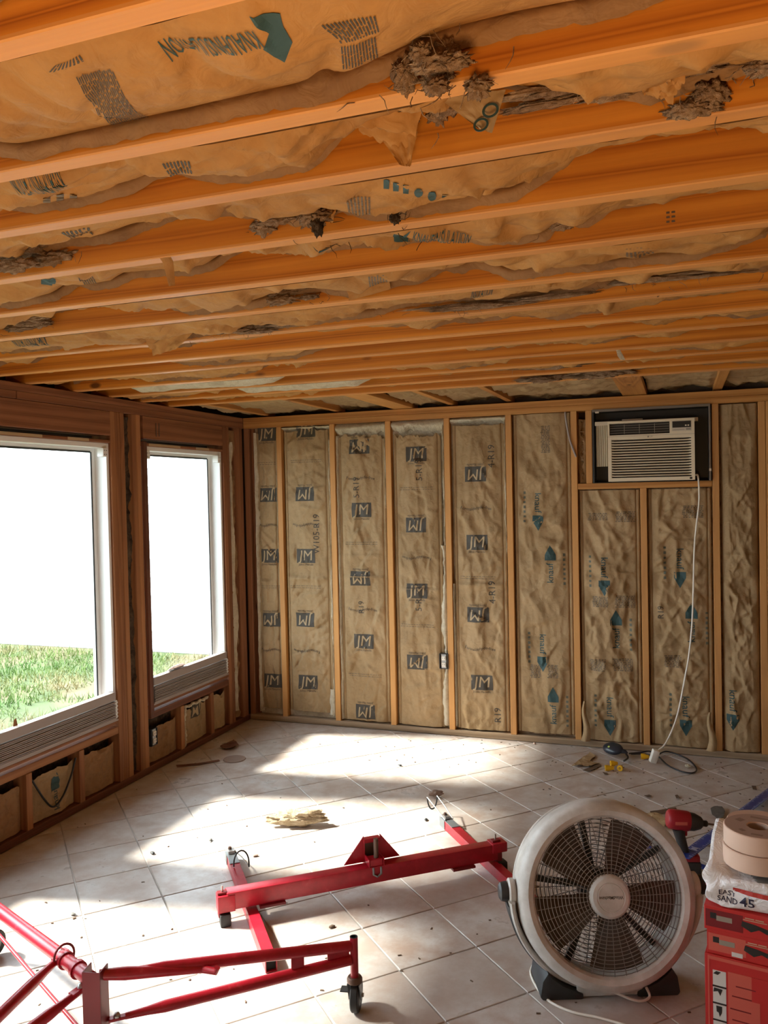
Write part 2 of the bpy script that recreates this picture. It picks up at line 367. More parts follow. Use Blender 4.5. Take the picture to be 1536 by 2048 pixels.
def lump(c, s, seed=0, amp=0.35, fr=2.2, sub=3, Mx=None):
    bm = bmesh.new(); bmesh.ops.create_icosphere(bm, subdivisions=sub, radius=1.0)
    vs_ = []
    for v in bm.verts:
        p = v.co.copy(); k = 1+amp*mnoise.fractal(p*fr+Vector((seed*3.1, seed*1.7, seed)), 0.9, 2.1, 4)
        q = Vector((p.x*k*s[0], p.y*k*s[1], p.z*k*s[2]))
        if Mx is not None: q = Mx @ q
        vs_.append(q+Vector(c))
    fs = [tuple(v.index for v in f.verts) for f in bm.faces]; bm.free(); return vs_, fs
def wisps(mb, c, s, n, ln, r=0.0012, seed=1):
    R = random.Random(seed)
    for _ in range(n):
        p = Vector((c[0]+R.gauss(0, s[0]), c[1]+R.gauss(0, s[1]), c[2]+R.gauss(0, s[2]))); d = Vector((R.gauss(0, 1), R.gauss(0, .6), R.gauss(-.3, .8))).normalized()
        pts = [p]
        for i in range(3):
            d = (d+Vector((R.gauss(0, .5), R.gauss(0, .5), R.gauss(0, .5)))).normalized(); pts.append(pts[-1]+d*ln/3)
        mb.tube(pts, [r, r, r*.8, r*.3], 3, False)
exec_parts = []

# ================================================================== THE SETTING
RX, RY = 4.6, -7.6
fl = tag(MB().box((-0.14, RY-0.1, -0.12), (RX+0.1, 0.14, -0.0035)).build('floor', 'grout'), kind='structure')
# ceramic tiles laid on the diagonal, each its own piece
TS, TA = 0.3023, 0.8019
e1 = np.array([math.cos(TA), math.sin(TA)]); e2 = np.array([math.sin(TA), -math.cos(TA)]); t0 = np.array([0.5124, -2.0077])
def clip_poly(P, nx, ny, c):
    out = []
    for i in range(len(P)):
        a, b = P[i], P[(i+1) % len(P)]; da = nx*a[0]+ny*a[1]-c; db = nx*b[0]+ny*b[1]-c
        if da <= 0: out.append(a)
        if da*db < 0: out.append(a+(b-a)*(da/(da-db)))
    return out
tile_me = {}
g = 0.0028
def tile_mesh(P, key):
    if key in tile_me: return tile_me[key]
    b = MB(); k = len(P); Mx = Matrix.Identity(4); b.prism([(q[0], q[1]) for q in P], Matrix.Translation((0, 0, -0.006)), 0.006)
    me = b.mesh('tile'); bm = bmesh.new(); bm.from_mesh(me)
    ed = [e for e in bm.edges if all(abs(v.co.z) < 1e-6 for v in e.verts)]
    bmesh.ops.bevel(bm, geom=ed, offset=0.0018, segments=1, affect='EDGES'); bmesh.ops.recalc_face_normals(bm, faces=bm.faces[:]); bm.to_mesh(me); bm.free()
    me.materials.append(M['tile']); tile_me[key] = me; return me
h_ = TS/2-g
base = [np.array(q) for q in ((-h_, -h_), (h_, -h_), (h_, h_), (-h_, h_))]
R2 = np.stack([e1, -e2], 1)
for i in range(-14, 18):
    for j in range(-14, 18):
        c = t0+TS*((i+0.5)*e1+(j+0.5)*e2)
        if not (-0.25 < c[0] < 3.95 and -3.95 < c[1] < 0.25): continue
        P = [R2 @ q+c for q in base]
        Q = clip_poly(clip_poly(P, -1, 0, -0.004), 0, 1, -0.004)
        if len(Q) < 3: continue
        full = len(Q) == 4 and all(np.allclose(a, b) for a, b in zip(P, Q))
        me = tile_mesh([R2 @ q for q in base], 'full') if full else tile_mesh([q-c for q in Q], (i, j))
        o = bpy.data.objects.new('tile', me); COL.objects.link(o); o.parent = fl; o.location = (c[0], c[1], rng.uniform(-0.0006, 0.0002))
tag(MB().box((0.02, RY, -0.0034), (RX, -4.15, -0.001)).build('tile_field', 'tile', fl), kind='stuff')

# ---- back wall
wb = tag(MB().box((-0.14, 0.128, -0.12), (RX+0.1, 0.148, H+0.18)).build('wall_back', 'sheath'), kind='structure')
SX = [X0+k*PITCH_STUD for k in range(0, 8)]
PB, PT = 0.038, H-0.076
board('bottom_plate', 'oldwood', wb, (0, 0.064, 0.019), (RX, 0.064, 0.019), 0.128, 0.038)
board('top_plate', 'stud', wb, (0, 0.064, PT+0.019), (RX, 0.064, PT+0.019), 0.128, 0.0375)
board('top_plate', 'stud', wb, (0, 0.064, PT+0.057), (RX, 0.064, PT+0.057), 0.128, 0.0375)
def bstud(x, z0=PB, z1=PT, m='stud', t_=0.038, d=0.128):
    return board('stud', m, wb, (x, d/2, z0), (x, d/2, z1), t_, d, up=(0, 1, 0))
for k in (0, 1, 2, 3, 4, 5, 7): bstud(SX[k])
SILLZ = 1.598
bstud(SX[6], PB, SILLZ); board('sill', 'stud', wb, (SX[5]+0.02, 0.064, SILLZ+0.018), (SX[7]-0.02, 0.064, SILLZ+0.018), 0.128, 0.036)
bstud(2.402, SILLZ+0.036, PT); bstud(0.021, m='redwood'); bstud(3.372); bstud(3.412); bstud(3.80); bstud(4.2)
# the wood behind the window unit end of the corner
board('stud', 'redwood', wb, (0.048, 0.085, PB), (0.048, 0.085, PT), 0.03, 0.08, up=(0, 1, 0))

# ---- left wall with its row of windows
WZ0, WZ1 = 0.37, 1.9065
WINS = [(-1.160, -0.285), (-2.345, -1.458), (-3.53, -2.645), (-4.715, -3.83), (-5.90, -5.015)]
b = MB(); b.box((-0.150, RY-0.1, -0.12), (-0.130, 0.148, WZ0)); b.box((-0.150, RY-0.1, WZ1), (-0.130, 0.148, H+0.18))
ys = [0.148]+[q for w in WINS for q in (w[1], w[0])]+[RY-0.1]
for k in range(0, len(ys), 2): b.box((-0.150, ys[k+1], WZ0), (-0.130, ys[k], WZ1))
wlft = tag(b.build('wall_left', 'sheath'), kind='structure')
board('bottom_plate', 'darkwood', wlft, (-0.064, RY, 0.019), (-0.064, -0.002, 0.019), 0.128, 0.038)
for y0, y1, dz in ((RY, -2.13, .038), (-2.126, -0.002, .038)):
    board('top_plate', 'redwood', wlft, (-0.064, y0, PT+0.019), (-0.064, y1, PT+0.019), 0.128, 0.0372)
board('top_plate', 'redwood', wlft, (-0.064, RY, PT+0.057), (-0.064, -0.002, PT+0.057), 0.128, 0.0375)
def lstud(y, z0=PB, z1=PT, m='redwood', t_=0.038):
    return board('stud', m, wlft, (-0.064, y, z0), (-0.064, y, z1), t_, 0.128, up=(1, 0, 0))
for k, (a, b_) in enumerate(WINS):
    board('header', 'redwood', wlft, (-0.021, a-0.002, 2.0145), (-0.021, b_+0.002, 2.0145), 0.038, 0.132)
    board('header', 'redwood', wlft, (-0.085, a-0.002, 2.0145), (-0.085, b_+0.002, 2.0145), 0.038, 0.132)
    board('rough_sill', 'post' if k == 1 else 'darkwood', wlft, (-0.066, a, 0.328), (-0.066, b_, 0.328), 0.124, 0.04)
    if k != 0:
        for yy in ((a+b_)/2-0.19, (a+b_)/2+0.19) if k != 1 else (-2.125, -1.760): lstud(yy, PB, 0.307, 'post')
for y in (-1.439, -1.400, -1.358, -1.250, -1.211): lstud(y, m='post')
for y in (-2.366, -2.406, -2.584, -2.624, -3.551, -3.591, -3.769, -3.809, -4.736, -4.776, -4.954, -4.994): lstud(y)
for y in (-0.262, -0.222): lstud(y, m='redwood')
lstud(-0.040, m='redwood'); lstud(-0.080, m='redwood')
lstud(-0.845, PB, 0.307, 'post'); lstud(-0.500, PB, 0.307, 'redwood')
tag(MB().box((-0.50, RY-0.1, H+0.06), (-0.151, 0.30, H+0.10)).box((-0.52, RY-0.1, H+0.00), (-0.50, 0.30, H+0.12)).build('shade_eave_1', 'vinyl'), kind='structure')   # unseen eave, added to shade the floor along the left wall
# ---- ceiling: deck and joists
ce = tag(MB().box((-0.14, RY-0.1, H+0.150), (RX+0.1, 0.148, H+0.172)).build('ceiling', 'sheath'), kind='structure')
JY = [-5.25, -4.95, -4.65, -4.35, -4.04, -3.80, -3.51, -3.21, -2.92, -2.61, -2.29, -2.03, -1.70, -1.42, -1.14, -0.86]
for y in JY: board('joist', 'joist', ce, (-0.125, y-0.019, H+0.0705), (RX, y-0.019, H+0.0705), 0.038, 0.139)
LKX = []
for (px_, py_, wd) in ((520, 832, .038), (656, 822, .038), (795, 815, .14), (895, 810, .038), (1012, 803, .038), (1268, 789, .14), (1437, 778, .05)):
    x = float(at(px_, py_, 2, H)[0]); LKX.append(x)
    if wd < .1: board('lookout', 'stud', ce, (x, -0.858, H+0.055), (x, 0.125, H+0.055), wd, 0.089)
    else: board('lookout', 'stud', ce, (x, -0.858, H+0.022), (x, 0.125, H+0.022), wd, 0.038)
# ---- walls that close the room behind the camera
tag(MB().box((RX, RY-0.1, -0.12), (RX+0.1, 0.148, H+0.172)).build('wall_right', 'drywall'), kind='structure')
tag(MB().box((-0.14, RY-0.12, -0.12), (RX+0.1, RY-0.001, H+0.172)).build('wall_front', 'drywall'), kind='structure')

# ---- windows
def window(k, a, b_):
    xo, xi = -0.118, -0.014; z0, z1 = 0.385, 1.906; fw = 0.034
    root = MB().box((xo, a+0.003, z0), (xi, a+0.003+0.020, z1)).box((xo, b_-0.003-0.020, z0), (xi, b_-0.003, z1)) \
        .box((xo, a+0.023, z1-0.026), (xi, b_-0.023, z1)).box((xo, a+0.023, z0), (xi, b_-0.023, z0+0.02)).build('window_%d' % (k+1), 'vinyl', bevel=0.002)
    tag(root, kind='structure')
    gx0, gx1 = -0.112, -0.090
    MB().box((gx0, a+0.023, z0+0.02), (gx1, a+0.023+fw, z1-0.026)).box((gx0, b_-0.023-fw, z0+0.02), (gx1, b_-0.023, z1-0.026)) \
        .box((gx0, a+0.023+fw, z1-0.026-fw*.6), (gx1, b_-0.023-fw, z1-0.026)).box((gx0, a+0.023+fw, z0+0.02), (gx1, b_-0.023-fw, z0+0.02+fw)).build('sash', 'vinyl', root, bevel=0.002)
    ya, yb, za, zb = a+0.023+fw, b_-0.023-fw, z0+0.02+fw, z1-0.026-fw*.6
    gk = MB(); e = 0.005
    gk.box((gx1-0.001, ya-e, za), (gx1+0.002, ya+e, zb)).box((gx1-0.001, yb-e, za), (gx1+0.002, yb+e, zb)).box((gx1-0.001, ya+e, zb-e), (gx1+0.002, yb-e, zb+e)).build('gasket', 'gasket', root)
    MB().box((-0.103, ya+0.0005, za+0.0005), (-0.099, yb-0.0005, zb-0.0005)).build('pane', 'glass', root)
    # wood liner along the head, plaster-stained in places
    board('head_trim', 'redwood', root, (-0.030, a+0.004, 1.915), (-0.030, b_-0.004, 1.915), 0.06, 0.016)
    for s0, s1 in ((0.05, 0.42), (0.62, 0.80)):
        MB().box((-0.002, a+(b_-a)*s0, 1.9085), (0.0012, a+(b_-a)*s1, 1.9222)).build('plaster_strip', 'kraft_letter', root)
    board('sill_trim', 'redwood', root, (-0.030, a+0.004, 0.3755), (-0.030, b_-0.004, 0.3755), 0.06, 0.017)
    MB().box((-0.018, a+0.008, 0.3842), (0.004, b_-0.008, 0.3935)).build('sill_edge', 'blind', root)
    for yy in (a+0.024, b_-0.024-0.036):                           # box brackets of the blind at the head corners
        br = MB().box((xi-0.030, yy, 1.832), (xi+0.010, yy+0.036, 1.879)).build('blind_bracket', 'vinyl', root, bevel=0.002)
        d = MB()
        for dy in (0.010, 0.026):
            for dz in (0.012, 0.034):
                d.lathe([(0, 0.0008), (0.0028, 0.0008), (0.0028, 0)], Matrix.Translation((xi+0.0102, yy+dy, 1.832+dz)) @ Matrix.Rotation(math.pi/2, 4, 'Y'), 8)
        d.build('screw_hole', 'gasket', br)
    return root
wr = [window(k, *w) for k, w in enumerate(WINS)]
board('side_casing', 'darkwood', wr[0], (0.006, -1.172, 0.33), (0.006, -1.172, 1.93), 0.034, 0.02, up=(1, 0, 0))

# ---- lowered blinds dropped on the sills: head rail on a stack of slats
def blind(k, a, b_, label, tilt=0.0):
    y0, y1 = a+0.030, b_-0.030
    root = thing('window_blind', label, 'blind', (0.0, (y0+y1)/2, 0.395), 'mini blinds lying on the window sills')
    n = 10; zt = 0.405
    for i in range(n):
        z = zt+i*0.0090; dx = 0.003*(i % 2)+0.0018*math.sin(i*2.1)
        P = np.array([[(-0.030+dx+u*0.034, y, z+0.0028*math.sin(math.pi*u)+0.0006*math.sin(9*y+i)) for u in np.linspace(0, 1, 5)] for y in np.linspace(y0, y1, 12)])
        P2 = P.copy(); P2[:, :, 2] += 0.0036
        mb = MB().grid(P).grid(P2)
        nn = P.shape[0]*P.shape[1]; c4 = 5
        mb.f += [(r*c4+4, (r+1)*c4+4, nn+(r+1)*c4+4, nn+r*c4+4) for r in range(11)]
        mb.build('slat', 'blind', root, smooth=40)
    MB().box((-0.032, y0-0.004, 0.3937), (0.006, y1+0.004, 0.4037)).build('bottom_rail', 'blind', root, bevel=0.002)
    MB().box((-0.034, y0-0.004, 0.499), (0.006, y1+0.004, 0.546)).build('head_rail', 'blind', root, bevel=0.003)
    for yy in (y1+0.005,):
        mb = MB().box((-0.030, yy, 0.398), (0.002, yy+0.014, 0.497))
        for i in range(5): mb.box((0.002, yy, 0.404+i*0.019), (0.0055, yy+0.014, 0.413+i*0.019))
        mb.build('end_cap', 'vinyl', root, bevel=0.0015)
    return root
blind(1, *WINS[1], 'pale collapsed mini blind lying along the sill of the large left window')
blind(0, *WINS[0], 'pale collapsed mini blind lying along the sill of the narrower window nearest the corner')

# ---- outdoors: lawn and the neighbour's white lap siding
GZ = -0.20
ln = MB().box((-9, -9, GZ-0.3), (-0.16, 4.2, GZ)).build('lawn_ground', 'soil'); tag(ln, kind='structure')
n = 30000
gx = rng.uniform(-7.5, -0.35, n); gy = rng.uniform(-2.2, 2.75, n); keep = fbm(gx*1.3, gy*1.3, 5) > 0.30; gx, gy = gx[keep], gy[keep]; n = len(gx)
an = rng.uniform(0, 2*math.pi, n); hh = rng.uniform(0.03, 0.085, n); lx = rng.normal(0, .03, n); ly = rng.normal(0, .03, n)
V = np.empty((n, 3, 3)); wd = 0.006
V[:, 0] = np.stack([gx-np.cos(an)*wd, gy-np.sin(an)*wd, np.full(n, GZ-0.002)], 1); V[:, 1] = np.stack([gx+np.cos(an)*wd, gy+np.sin(an)*wd, np.full(n, GZ-0.002)], 1)
V[:, 2] = np.stack([gx+lx, gy+ly, GZ+hh], 1)
me = bpy.data.meshes.new('grass'); me.vertices.add(3*n); me.vertices.foreach_set('co', V.ravel()); me.loops.add(3*n); me.loops.foreach_set('vertex_index', np.arange(3*n)); me.polygons.add(n); me.polygons.foreach_set('loop_start', np.arange(n)*3); me.update(); me.validate(); me.materials.append(M['grass'])
go = bpy.data.objects.new('grass', me); COL.objects.link(go); tag(go, 'patchy green and straw-coloured lawn grass outside the windows', 'grass', kind='stuff')
ho = thing('house', 'neighbouring house wall of white horizontal lap siding beyond the lawn', 'house', (-4.5, 2.95, GZ))
MB().box((-12, 2.93, GZ), (3, 3.2, 3.3)).build('wall_core', 'siding', ho)
sm = MB(); L = 0.106
for k in range(32):
    z = GZ+0.03+k*L; q = MB().add([(-12, 2.905, z), (3, 2.905, z), (3, 2.925, z+L+0.01), (-12, 2.925, z+L+0.01), (-12, 2.93, z), (3, 2.93, z)], [(0, 1, 2, 3), (4, 5, 1, 0)])
    if k == 0: sme = q.mesh('siding_board', root_loc(ho)); sme.materials.append(M['siding'])
    o = bpy.data.objects.new('siding_board', sme); COL.objects.link(o); o.parent = ho; o.location = (0, 0, k*L)

# ================================================================== BACK WALL INSULATION
class Sheet:
    """a paper surface kept as a height grid over two axes so that prints can lie on it"""
    def __init__(s, A, B, D): s.A, s.B, s.D = A, B, D
    def d(s, a, b):
        i = np.clip(np.searchsorted(s.A, a)-1, 0, len(s.A)-2); j = np.clip(np.searchsorted(s.B, b)-1, 0, len(s.B)-2)
        fa = np.clip((a-s.A[i])/(s.A[i+1]-s.A[i]), 0, 1); fb = np.clip((b-s.B[j])/(s.B[j+1]-s.B[j]), 0, 1); D = s.D
        return (D[i, j]*(1-fa)+D[i+1, j]*fa)*(1-fb)+(D[i, j+1]*(1-fa)+D[i+1, j+1]*fa)*fb
def back_sheet(xl, xr, zb, zt, seed, bulge=0.018, wr_=0.010, fold=True, jag=0.0, crease=None, slump=0.0):
    w = xr-xl; e = np.array([0, 0.004, 0.016, 0.019, 0.022, 0.028]) if fold else np.array([0, .006, .014])
    X = np.concatenate([xl+e, np.linspace(xl+0.036, xr-0.036, 34), xr-e[::-1]]); Z = np.linspace(zb, zt, 210)
    XX, ZZ = np.meshgrid(X, Z, indexing='ij'); u = (XX-xl)/w
    D = 0.030-bulge*np.sqrt(np.clip(4*u*(1-u), 0, 1))*(0.75+0.5*fbm(XX*0+seed, ZZ*2.2, seed))
    env = np.clip(np.minimum(u, 1-u)*6, 0, 1)
    wx = XX+0.05*fbm(XX*6, ZZ*3, seed+5)
    D -= env*wr_*(ridge(wx*10, ZZ*3.0, seed+1)-0.5)
    D -= env*wr_*0.9*(ridge((wx+ZZ*0.45)*9, (ZZ-wx*0.3)*5, seed+2)-0.5)*np.clip(2.6*fbm(XX*3, ZZ*2.2, seed+3)-0.75, 0, 1)*2.4
    D -= env*wr_*0.5*(ridge((wx*0.8-ZZ*0.7)*17, (ZZ*0.6+wx)*8, seed+12)-0.5)*np.clip(3*fbm(XX*4, ZZ*2.6, seed+13)-1.0, 0, 1)*2
    D -= env*wr_*0.35*(fbm(wx*45, ZZ*11, seed+4)-0.5)
    if fold:
        for c0 in (xl+0.019, xr-0.019): D += 0.010*np.exp(-((XX-c0)/0.0028)**2)
    D -= env*creases(XX, ZZ, seed*3+1, int(70*(zt-zb)/2*w/.36*(2.0 if wr_ > .024 else 1)), 0.0105, 0.011, 0.075, (xl, xr, zb, zt), math.pi/2 if seed % 2 else None)
    for (zc, am, sp) in (crease or []):
        zz = ZZ-zc-0.02*(fbm(XX*7, XX*0+seed, seed+9)-0.5); D -= env*1.7*am*np.exp(-(zz/sp)**2)*(0.35+1.2*ridge(wx*13, ZZ*16, seed+8)-0.4)
        D += env*am*0.8*np.exp(-((zz-0.012)/0.005)**2)
    if slump: D -= slump*env*np.exp(-((ZZ-zb)/0.12)**2)*0.8
    Yt = zt
    if jag:
        k = (ZZ-zt+0.16)/0.16; k = np.clip(k, 0, 1); ZZ = ZZ-k*jag*(1.3*fbm(XX*14, XX*0+seed*1.3, seed+11)+0.5*np.abs(2*vnoise(XX*45, XX*0, seed)-1))
    D = np.clip(D, -0.032, 0.046)
    P = np.stack([XX, D, ZZ], 2)
    return Sheet(X, Z, D), P
WALLG = 'paper-faced batts between the studs of the back wall'
def pr(sheet, V, Fc, cx, cz, name, m, root, rot=0.0, off=0.0018):
    """lay flat print on a wall sheet"""
    c, s_ = math.cos(rot), math.sin(rot); a = cx+V[:, 0]*c-V[:, 1]*s_; b = cz+V[:, 0]*s_+V[:, 1]*c
    y = sheet.d(a, b)-off
    return MB().add(np.stack([a, y, b], 1), Fc).build(name, m, root)
def textlines(sheet, cx, cz, w, n, dz, name, m, root, seed=0, h=0.0035, rot=0.0):
    R = random.Random(seed); mb = MB()
    for i in range(n):
        x = -w/2+R.uniform(0, .01)
        while x < w/2:
            l = R.uniform(0.006, 0.022); l = min(l, w/2-x)
            if l < 0.003: break
            V, Fc = rect2d(l, h, 2, 1); c, s_ = math.cos(rot), math.sin(rot); q = V+np.array([x+l/2, (n/2-i)*dz])
            a = cx+q[:, 0]*c-q[:, 1]*s_; b = cz+q[:, 0]*s_+q[:, 1]*c
            mb.add(np.stack([a, sheet.d(a, b)-0.0017, b], 1), Fc); x += l+R.uniform(.003, .007)
    return tag(mb.build(name, m, root), kind='stuff')
def jm(sheet, x, z, inv, root, cut=0.0):
    rot = math.pi if inv else 0.0
    V, Fc = rect2d(0.142, 0.098, 12, 9); p = pr(sheet, V, Fc, x, z, 'printed_logo', 'ink_dark', root, rot)
    V, Fc = text2d('JM', 0.100, 0.12, 0.12, 0.0)
    pr(sheet, V, Fc, x+(0.004 if not inv else -.004), z, 'logo_letters', 'kraft_letter', p, rot, 0.0030)
    V, Fc = text2d('Johns Manville', 0.020, 0.5, 0.15); s = -1 if not inv else 1
    pr(sheet, V, Fc, x, z+s*0.061, 'printed_line', 'ink_dark', root, rot)
def knauf_v(sheet, x, z, up, root, seed):
    """teal arrow with the maker's word reading up or down the batt"""
    s = 1 if up else -1; rot = math.pi/2*s
    A = [(-.055, .020), (-.02, .032), (.012, .032), (-.004, .008), (.012, -.016), (-.02, -.016), (-.055, -.002)]
    A = [(0.062, 0.0), (0.0, 0.034), (-0.035, 0.034), (-0.012, 0.0), (-0.035, -0.034), (0.0, -0.034)]
    V, Fc = poly2d([(-q[0]*s, q[1]) for q in A] if False else A, 2)
    pr(sheet, V, Fc, x, z+s*0.0, 'printed_logo', 'ink_teal', root, math.pi+rot if False else rot)
    V, Fc = text2d('knauf', 0.058, 0.2, 0, 0.006); pr(sheet, V, Fc, x, z-s*0.115, 'printed_word', 'ink_teal', root, rot)
    xo = x+0.085*s
    mb = MB(); R = random.Random(seed)
    for i in range(7):
        V, Fc = rect2d(R.uniform(.012, .018), 0.020, 2, 2); a = xo+V[:, 1]*0.7; b = z-s*(0.0+i*0.030)+V[:, 0]
        mb.add(np.stack([a, sheet.d(a, b)-0.0017, b], 1), Fc)
    mb.build('printed_marks', 'ink_teal_faded', root)
def faded_block(sheet, x, z, w, h, root):
    textlines(sheet, x, z, w, int(h/0.0095), 0.0095, 'faded_print', 'ink_faint', root, int(x*1000), 0.0058)

def fiber_slab(root, xl, xr, zb, zt, y=0.052, m='fiber_white', seed=0, amp=.02):
    X = np.linspace(xl, xr, 14); Z = np.linspace(zb, zt, 110); XX, ZZ = np.meshgrid(X, Z, indexing='ij')
    P = np.stack([XX, y-amp*(fbm(XX*22, ZZ*14, seed+40)-0.3), ZZ], 2)
    return MB().grid(P).build('fibreglass', m, root, smooth=180)
BAYS = [0.066]+SX
specs = [  # left margin, right margin, bottom, top, jag, crease list, label
    (0.018, 0.004, 0.085, 2.055, 0.02, [(1.0, .006, .02)], 'narrow crinkled brown paper batt beside the window corner, JM print half folded away'),
    (0.010, 0.020, 0.085, 2.066, 0.025, [(1.02, .014, .025), (0.93, .008, .03)], 'paper-faced batt first from the left with a full-width face, marker writing W105 R19 down it'),
    (0.016, 0.012, 0.050, 2.030, 0.05, [(1.03, .012, .02), (1.18, .006, .03)], 'paper-faced batt with cream fibreglass at its top left, deep crease over an upside-down JM'),
    (0.010, 0.030, 0.048, 2.035, 0.07, [(0.96, .008, .03)], 'paper-faced batt left of the wall outlet box, cream fibreglass bulging above its ragged top'),
    (0.014, 0.012, 0.050, 2.050, 0.03, [(1.0, .012, .018)], 'smooth paper-faced batt right of the wall outlet box, marker R19 along its right edge'),
    (0.008, 0.006, 0.060, 2.078, 0.0, [], 'teal-printed paper batt left of the air conditioner bay, grey cable at its top'),
    (0.006, 0.006, 0.045, 1.590, 0.0, [(0.42, .006, .012)], 'short wrinkled paper batt under the left half of the air conditioner'),
    (0.006, 0.010, 0.045, 1.590, 0.0, [(0.45, .006, .02)], 'short creased paper batt under the right half of the air conditioner, behind the white cord'),
    (0.010, 0.004, 0.045, 2.075, 0.0, [(1.2, .01, .02)], 'deeply folded narrow paper batt right of the air conditioner'),
]
W = {}
for k, (ml, mr, zb, zt, jag, cr, lab) in enumerate(specs):
    xl = BAYS[k]+(0.019 if k else 0.0); xr = BAYS[k+1]-0.019 if k < 8 else 3.353
    if k == 8: xl = SX[7]+0.019
    root = thing('insulation_batt', lab, 'insulation', ((xl+xr)/2, 0.05, PB))
    deep = dict(bulge=0.03, wr_=0.030) if k == 8 else dict(bulge=0.018+0.006*(k % 3 == 0), wr_=0.026 if k in (6, 7) else 0.021)
    if k == 0: deep = dict(bulge=0.012, wr_=0.022)
    sh, P = back_sheet(xl+ml, xr-mr, zb, zt, 11+7*k, jag=jag, crease=cr, fold=k not in (8,), **deep)
    MB().grid(P).build('paper_facing', 'kraft', root, smooth=180)
    fiber_slab(root, xl+0.001, xr-0.001, PB+0.002, (SILLZ-0.002 if k in (6, 7) else PT-0.002), m='fiber_white' if 1 <= k <= 4 or k == 0 else 'fiber_brown', seed=k)
    if 1 <= k <= 4 or k == 0:                                       # cream fibreglass swelling out at the top and sides
        def ribbon(x0, wdt, za, zb2, sgn, sd):
            T = np.linspace(za, zb2, 150); U = np.linspace(0, 1, 7); TT, UU = np.meshgrid(T, U, indexing='ij')
            wv = wdt*(0.45+1.1*fbm(TT*7, TT*0, sd)+0.25*vnoise(TT*45, TT*0, sd+1))
            return MB().grid(np.stack([x0+sgn*wv*UU, 0.040-0.032*np.sin(math.pi*UU)*(0.6+0.6*fbm(TT*12, UU*2, sd+2))-0.012*(1-UU), TT], 2)).build('fibreglass_edge', 'fiber_white', root, smooth=180)
        if k:
            T = np.linspace(xl+.003, xr-.003, 70); U = np.linspace(0, 1, 8); TT, UU = np.meshgrid(T, U, indexing='ij')
            hv = {1: .022, 2: .060, 3: .066, 4: .034}[k]*(0.55+0.9*fbm(TT*16, TT*0, k)+0.2*vnoise(TT*60, TT*0, k))
            MB().grid(np.stack([TT, 0.036-0.040*np.sin(math.pi*np.minimum(1, UU*1.1))*(0.6+0.5*fbm(TT*14, UU*2, k+3)), PT-0.001-hv*UU], 2)).build('fibreglass_edge', 'fiber_white', root, smooth=180)
        for (kk, side, za, zb2, wdt) in ((0, -1, .06, 2.05, .026), (1, 1, .06, 1.98, .020), (1, 1, .07, .25, .045), (2, -1, .05, 2.0, .018), (2, 1, 1.5, 2.05, .014), (3, 1, .06, 1.25, .040), (3, 1, 1.25, 2.05, .016), (4, 1, 1.2, 2.05, .014), (4, -1, .06, 1.0, .012), (0, 1, 1.2, 1.75, .012)):
            if kk == k: ribbon(xl+.001 if side < 0 else xr-.001, wdt, za, zb2, -side, 60+k*5+int(za*10))
    W[k] = (root, sh)
def zb_(x, y): q = onback(x, y); return float(q[0]), float(q[2])
JM = {0: [(528, 868, 0), (530, 990, 1), (538, 1112, 0), (541, 1240, 1), (538, 1362, 0)],
      1: [(611, 860, 0), (609, 988, 1), (611, 1112, 0), (609, 1240, 1), (615, 1365, 0)],
      2: [(717, 893, 1), (722, 1020, 0), (720, 1157, 1), (727, 1283, 0), (730, 1424, 1)],
      3: [(832, 908, 0), (831, 1050, 1), (834, 1182, 0), (834, 1325, 1)],
      4: [(950, 948, 1), (953, 1085, 0), (955, 1230, 1), (963, 1366, 0)]}
for k, L_ in JM.items():
    root, sh = W[k]
    zs = []
    for (px_, py_, inv) in L_:
        x, z = zb_(px_, py_); zs.append((x, z))
        if k == 0: x = (sh.A[0]+sh.A[-1])/2+0.004
        jm(sh, x, z, inv, root)
    for i in range(len(zs)-1):
        x, z = (zs[i][0]+zs[i+1][0])/2, (zs[i][1]+zs[i+1][1])/2
        if i % 2 == (0 if k in (2, 4) else 1):
            V, Fc = text2d('Formaldehyde-free', 0.028, 0.4, 0.2); V[:, 1] += 0.006*np.sin(V[:, 0]*40)
            pr(sh, V*np.array([0.95 if k else .7, 1]), Fc, x, z, 'printed_line', 'ink_dark', root, math.pi if i % 2 else 0)
        else: textlines(sh, x, z, 0.24 if k else .16, 2, 0.014, 'printed_lines', 'ink_faint', root, k*9+i)
for k, s, px_, py_, sz in ((1, 'W105-R19', 632, 1068, .062), (2, '5-R19', 712, 975, .060), (2, 'R19', 722, 1215, .055), (3, '5-R19', 838, 940, .060), (3, '5-R', 838, 1210, .06), (4, '4-R19', 982, 912, .062), (4, '4-R19', 984, 1185, .062), (4, 'R19', 995, 1432, .062), (7, 'R19', 1322, 1225, .05)):
    root, sh = W[k]; x, z = zb_(px_, py_)
    V, Fc = text2d(s, sz, 0.2); pr(sh, V, Fc, x, z, 'marker_writing', 'ink_dark', root, math.pi/2)
for k, px_, py_, up in ((5, 1076, 1042, 0), (5, 1100, 1110, 1), (5, 1085, 1325, 0), (5, 1106, 1394, 1), (6, 1209, 1172, 0), (6, 1232, 1240, 1), (6, 1220, 1452, 0), (7, 1360, 1156, 0), (7, 1383, 1226, 1), (7, 1372, 1452, 0), (8, 1466, 1440, 0)):
    root, sh = W[k]; x, z = zb_(px_, py_); knauf_v(sh, x, z, up, root, px_)
